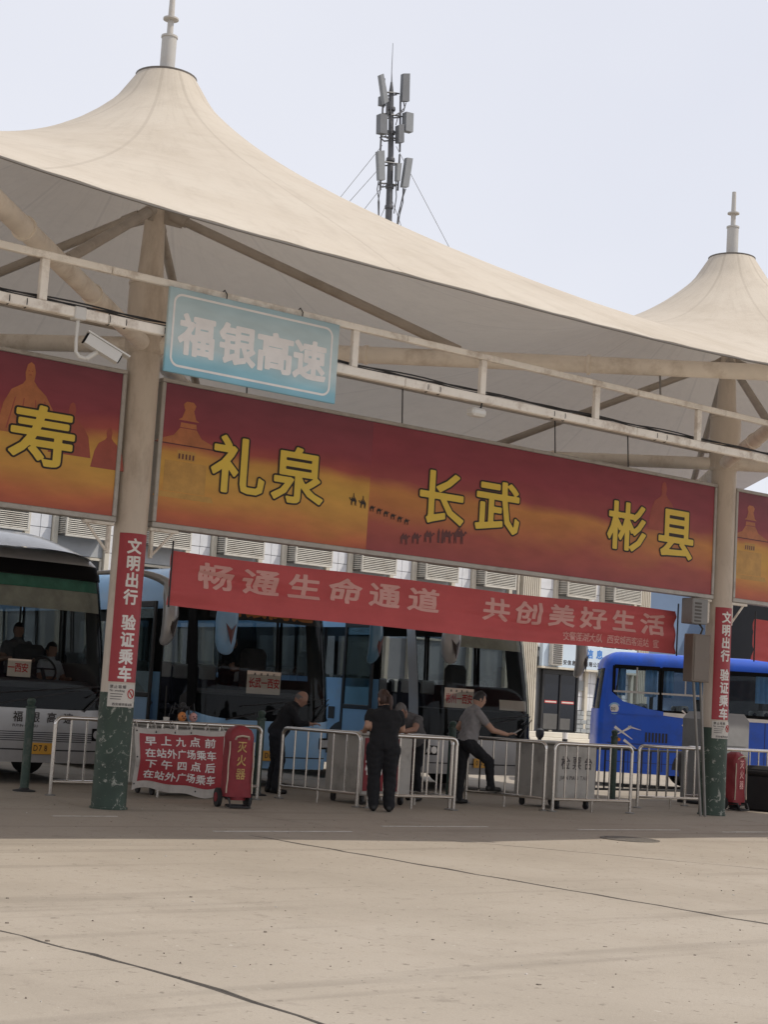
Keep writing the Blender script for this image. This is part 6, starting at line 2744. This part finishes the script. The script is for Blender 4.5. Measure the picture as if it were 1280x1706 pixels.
# louvred air-conditioner boxes
names = ['first', 'second', 'third', 'fourth', 'fifth', 'sixth', 'seventh', 'eighth', 'ninth', 'tenth', 'eleventh']
seen = [x for x in ac_x if x > 4.5]
proto = None
for i, x in enumerate(seen):
    lab = 'cream louvred air conditioner box, %s from the left along the tiled facade' % names[i]
    if proto is None:
        proto = thing('air_conditioner', lab, 'air conditioner', (x, FY, 4.82), 'louvred boxes on the facade')
        m = MB()
        m.cbox(x, x + 1.12, FY - .42, FY + .01, 4.84, 5.52, .012)
        m.build('case', 'ac_dark', proto)
        for a, b, c, d_ in ((x - .02, x + 1.14, 4.80, 4.85), (x - .02, x + 1.14, 5.51, 5.56), (x - .02, x + .025, 4.852, 5.508), (x + 1.095, x + 1.14, 4.852, 5.508)):
            m = MB()
            m.cbox(a, b, FY - .46, FY - .405, c, d_, .006)
            m.build('frame', 'ac_cream', proto)
        for k in range(14):
            z = 4.865 + k * .046
            m = MB()
            v = [(x + .026, FY - .46, z), (x + 1.094, FY - .46, z), (x + 1.094, FY - .425, z + .032), (x + .026, FY - .425, z + .032), (x + .026, FY - .452, z - .004), (x + 1.094, FY - .452, z - .004), (x + 1.094, FY - .417, z + .028), (x + .026, FY - .417, z + .028)]
            m.add(v, [(0, 1, 2, 3), (7, 6, 5, 4), (0, 4, 5, 1), (3, 2, 6, 7), (0, 3, 7, 4), (1, 5, 6, 2)])
            m.build('slat', 'ac_cream', proto)
        for k in range(12):
            z = 4.88 + k * .05
            m = MB()
            m.cbox(x - .012, x - .002, FY - .39, FY - .02, z, z + .026, .002)
            m.build('side_slat', 'ac_cream', proto)
    else:
        o = copy_tree(proto)
        o.location = (x, FY, 4.82)
        o['label'] = lab

# neighbours to the right
t = thing('blue_building', 'plain blue grey wall right of the tiled building', 'building', (29, 17.6, 0))
m = MB()
m.box(27.05, 31.0, 17.6, 26, -.04, 7.4)
m.build('wall', 'blue_wall', t)
m = MB()
m.cbox(27.0, 31.05, 17.5, 26.1, 7.403, 7.6, .02)
m.build('parapet', 'blue_wall', t)
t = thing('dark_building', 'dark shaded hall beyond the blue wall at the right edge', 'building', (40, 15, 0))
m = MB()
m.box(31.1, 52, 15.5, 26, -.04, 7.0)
m.build('wall', 'shaded_wall', t)
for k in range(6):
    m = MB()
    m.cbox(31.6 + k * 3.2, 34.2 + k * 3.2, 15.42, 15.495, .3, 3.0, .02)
    m.build('door', 'shaded_wall', t)
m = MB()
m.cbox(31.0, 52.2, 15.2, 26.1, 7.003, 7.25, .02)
m.build('parapet', 'shaded_wall', t)

# ------------------------------------------------------------------ guyed antenna mast on the roof
AY = 19.0
t = thing('antenna_mast', 'guyed phone antenna mast with grey panels rising behind the canopy', 'antenna', (17.65, AY, 8.3))
m = MB()
m.path([(17.95, AY, 8.28), (17.69, AY, 15.3), (17.62, AY, 17.2), (17.5, AY, 19.0), (17.49, AY, 19.3)], [.11, .1, .085, .07, .03], 12)
for z in (15.6, 16.2, 17.0, 17.8, 18.5):
    x = np.interp(z, [15.3, 17.2, 19.0], [17.69, 17.62, 17.5])
    m.lathe([(.12, z - .05), (.13, z), (.12, z + .05)], (x, AY, 0), 12)
m.build('pole', 'antenna_steel', t)
m = MB()
m.path([(17.5, AY, 19.2), (17.47, AY, 19.6), (17.45, AY, 20.47)], [.025, .012, .007], 6)
m.build('lightning_rod', 'antenna_steel', t)
for z, xa, xb in ((18.95, 17.22, 17.75), (18.3, 17.2, 17.9), (17.62, 17.24, 17.9), (16.88, 17.24, 17.92), (16.25, 17.28, 17.92)):
    m = MB()
    m.path([(xa, AY - .05, z - .04), ((xa + xb) / 2, AY - .1, z), (xb, AY - .05, z + .06)], .025, 8)
    m.path([(xa, AY + .05, z - .04), ((xa + xb) / 2, AY + .3, z), (xb, AY + .05, z + .06)], .022, 8)
    m.build('cross_arm', 'antenna_steel', t)
for xa, za, xb, zb_ in ((17.2, 17.15, 17.18, 19.3), (17.9, 17.3, 17.8, 18.95), (17.29, 16.0, 17.23, 17.05), (17.91, 16.14, 17.9, 17.22)):
    m = MB()
    m.tube((xa, AY - .06, za), (xb, AY - .06, zb_), .028, n=8)
    m.build('pipe', 'antenna_steel', t)


def panel(pts, y, th, mt):
    m = MB()
    m.prism(pts, y - th / 2, y + th / 2, 'xz')
    return m.build('antenna_panel', mt, t)


panel([(16.91, 19.29), (17.02, 19.36), (17.27, 18.6), (17.12, 18.48)], AY - .16, .14, 'antenna_light')
panel([(17.72, 19.56), (17.96, 19.63), (18.0, 18.8), (17.74, 18.74)], AY - .18, .13, 'antenna_grey')
panel([(17.27, 18.87), (17.48, 18.93), (17.47, 18.62), (17.28, 18.6)], AY + .25, .12, 'antenna_grey')
panel([(17.58, 18.9), (17.72, 18.94), (17.71, 18.49), (17.6, 18.47)], AY + .28, .12, 'antenna_grey')
panel([(16.95, 18.13), (17.2, 18.16), (17.24, 17.6), (16.98, 17.57)], AY - .2, .2, 'antenna_grey')
panel([(17.87, 18.44), (18.14, 18.46), (18.16, 17.9), (17.89, 17.88)], AY - .2, .2, 'antenna_light')
panel([(17.62, 17.97), (17.81, 18.05), (17.85, 17.51), (17.66, 17.46)], AY - .22, .18, 'antenna_grey')
panel([(16.97, 17.03), (17.2, 17.11), (17.29, 16.26), (17.08, 16.21)], AY - .2, .13, 'antenna_light')
panel([(18.02, 17.11), (18.24, 17.14), (18.15, 16.26), (17.93, 16.22)], AY - .2, .13, 'antenna_light')
panel([(17.66, 16.81), (17.82, 16.89), (17.8, 16.35), (17.68, 16.33)], AY - .24, .13, 'antenna_light')
for pts in ([(17.13, 16.2), (17.10, 15.95), (17.2, 15.6), (17.22, 15.2), (17.3, 14.5)], [(17.17, 16.2), (17.2, 15.9), (17.16, 15.6), (17.28, 14.5)], [(18.02, 16.22), (18.05, 15.8), (17.93, 15.3), (17.8, 14.5)], [(18.07, 16.22), (17.97, 15.7), (17.95, 15.3), (17.84, 14.5)], [(18.12, 16.22), (18.02, 15.9), (17.9, 15.4), (17.86, 14.5)],
            [(17.85, 18.75), (17.9, 18.6), (17.75, 18.42), (17.6, 18.3)], [(17.93, 18.75), (17.88, 18.5), (17.7, 18.35), (17.62, 18.0)], [(17.2, 18.5), (17.12, 18.35), (17.1, 18.2), (17.17, 18.1)], [(17.24, 18.5), (17.33, 18.2), (17.45, 18.0), (17.5, 17.4)], [(17.35, 18.62), (17.42, 18.3), (17.48, 17.9)], [(17.75, 16.35), (17.8, 15.9), (17.75, 15.4)]):
    m = MB()
    m.path([(x, AY - .16, z) for x, z in pts], .017, 6)
    m.build('cable', 'antenna_steel', t)
for xa, za in ((17.38, 18.27), (17.38, 17.62)):
    m = MB()
    m.path([(xa + .07 * cos(q), AY - .12, za + .07 * sin(q)) for q in [2 * pi * k / 14 for k in range(14)]], .02, 6, closed=True)
    m.build('cable_coil', 'antenna_steel', t)
for p, q in (((17.3, AY, 17.35), (11.0, AY + .5, 8.3)), ((17.8, AY, 17.45), (26.3, AY + .5, 8.3)), ((17.7, AY, 15.95), (26.0, AY + 4, 8.3)), ((17.5, AY, 16.3), (14.0, AY + 5, 8.3)), ((17.68, AY, 15.9), (17.9, AY + 6, 8.3)), ((17.6, AY, 17.1), (13.2, AY + 6.5, 8.3))):
    m = MB()
    m.tube(p, q, .008, n=5)
    m.build('guy_wire', 'galv_pipe', t)

for m_ in MT.values():
    m_.use_fake_user = False
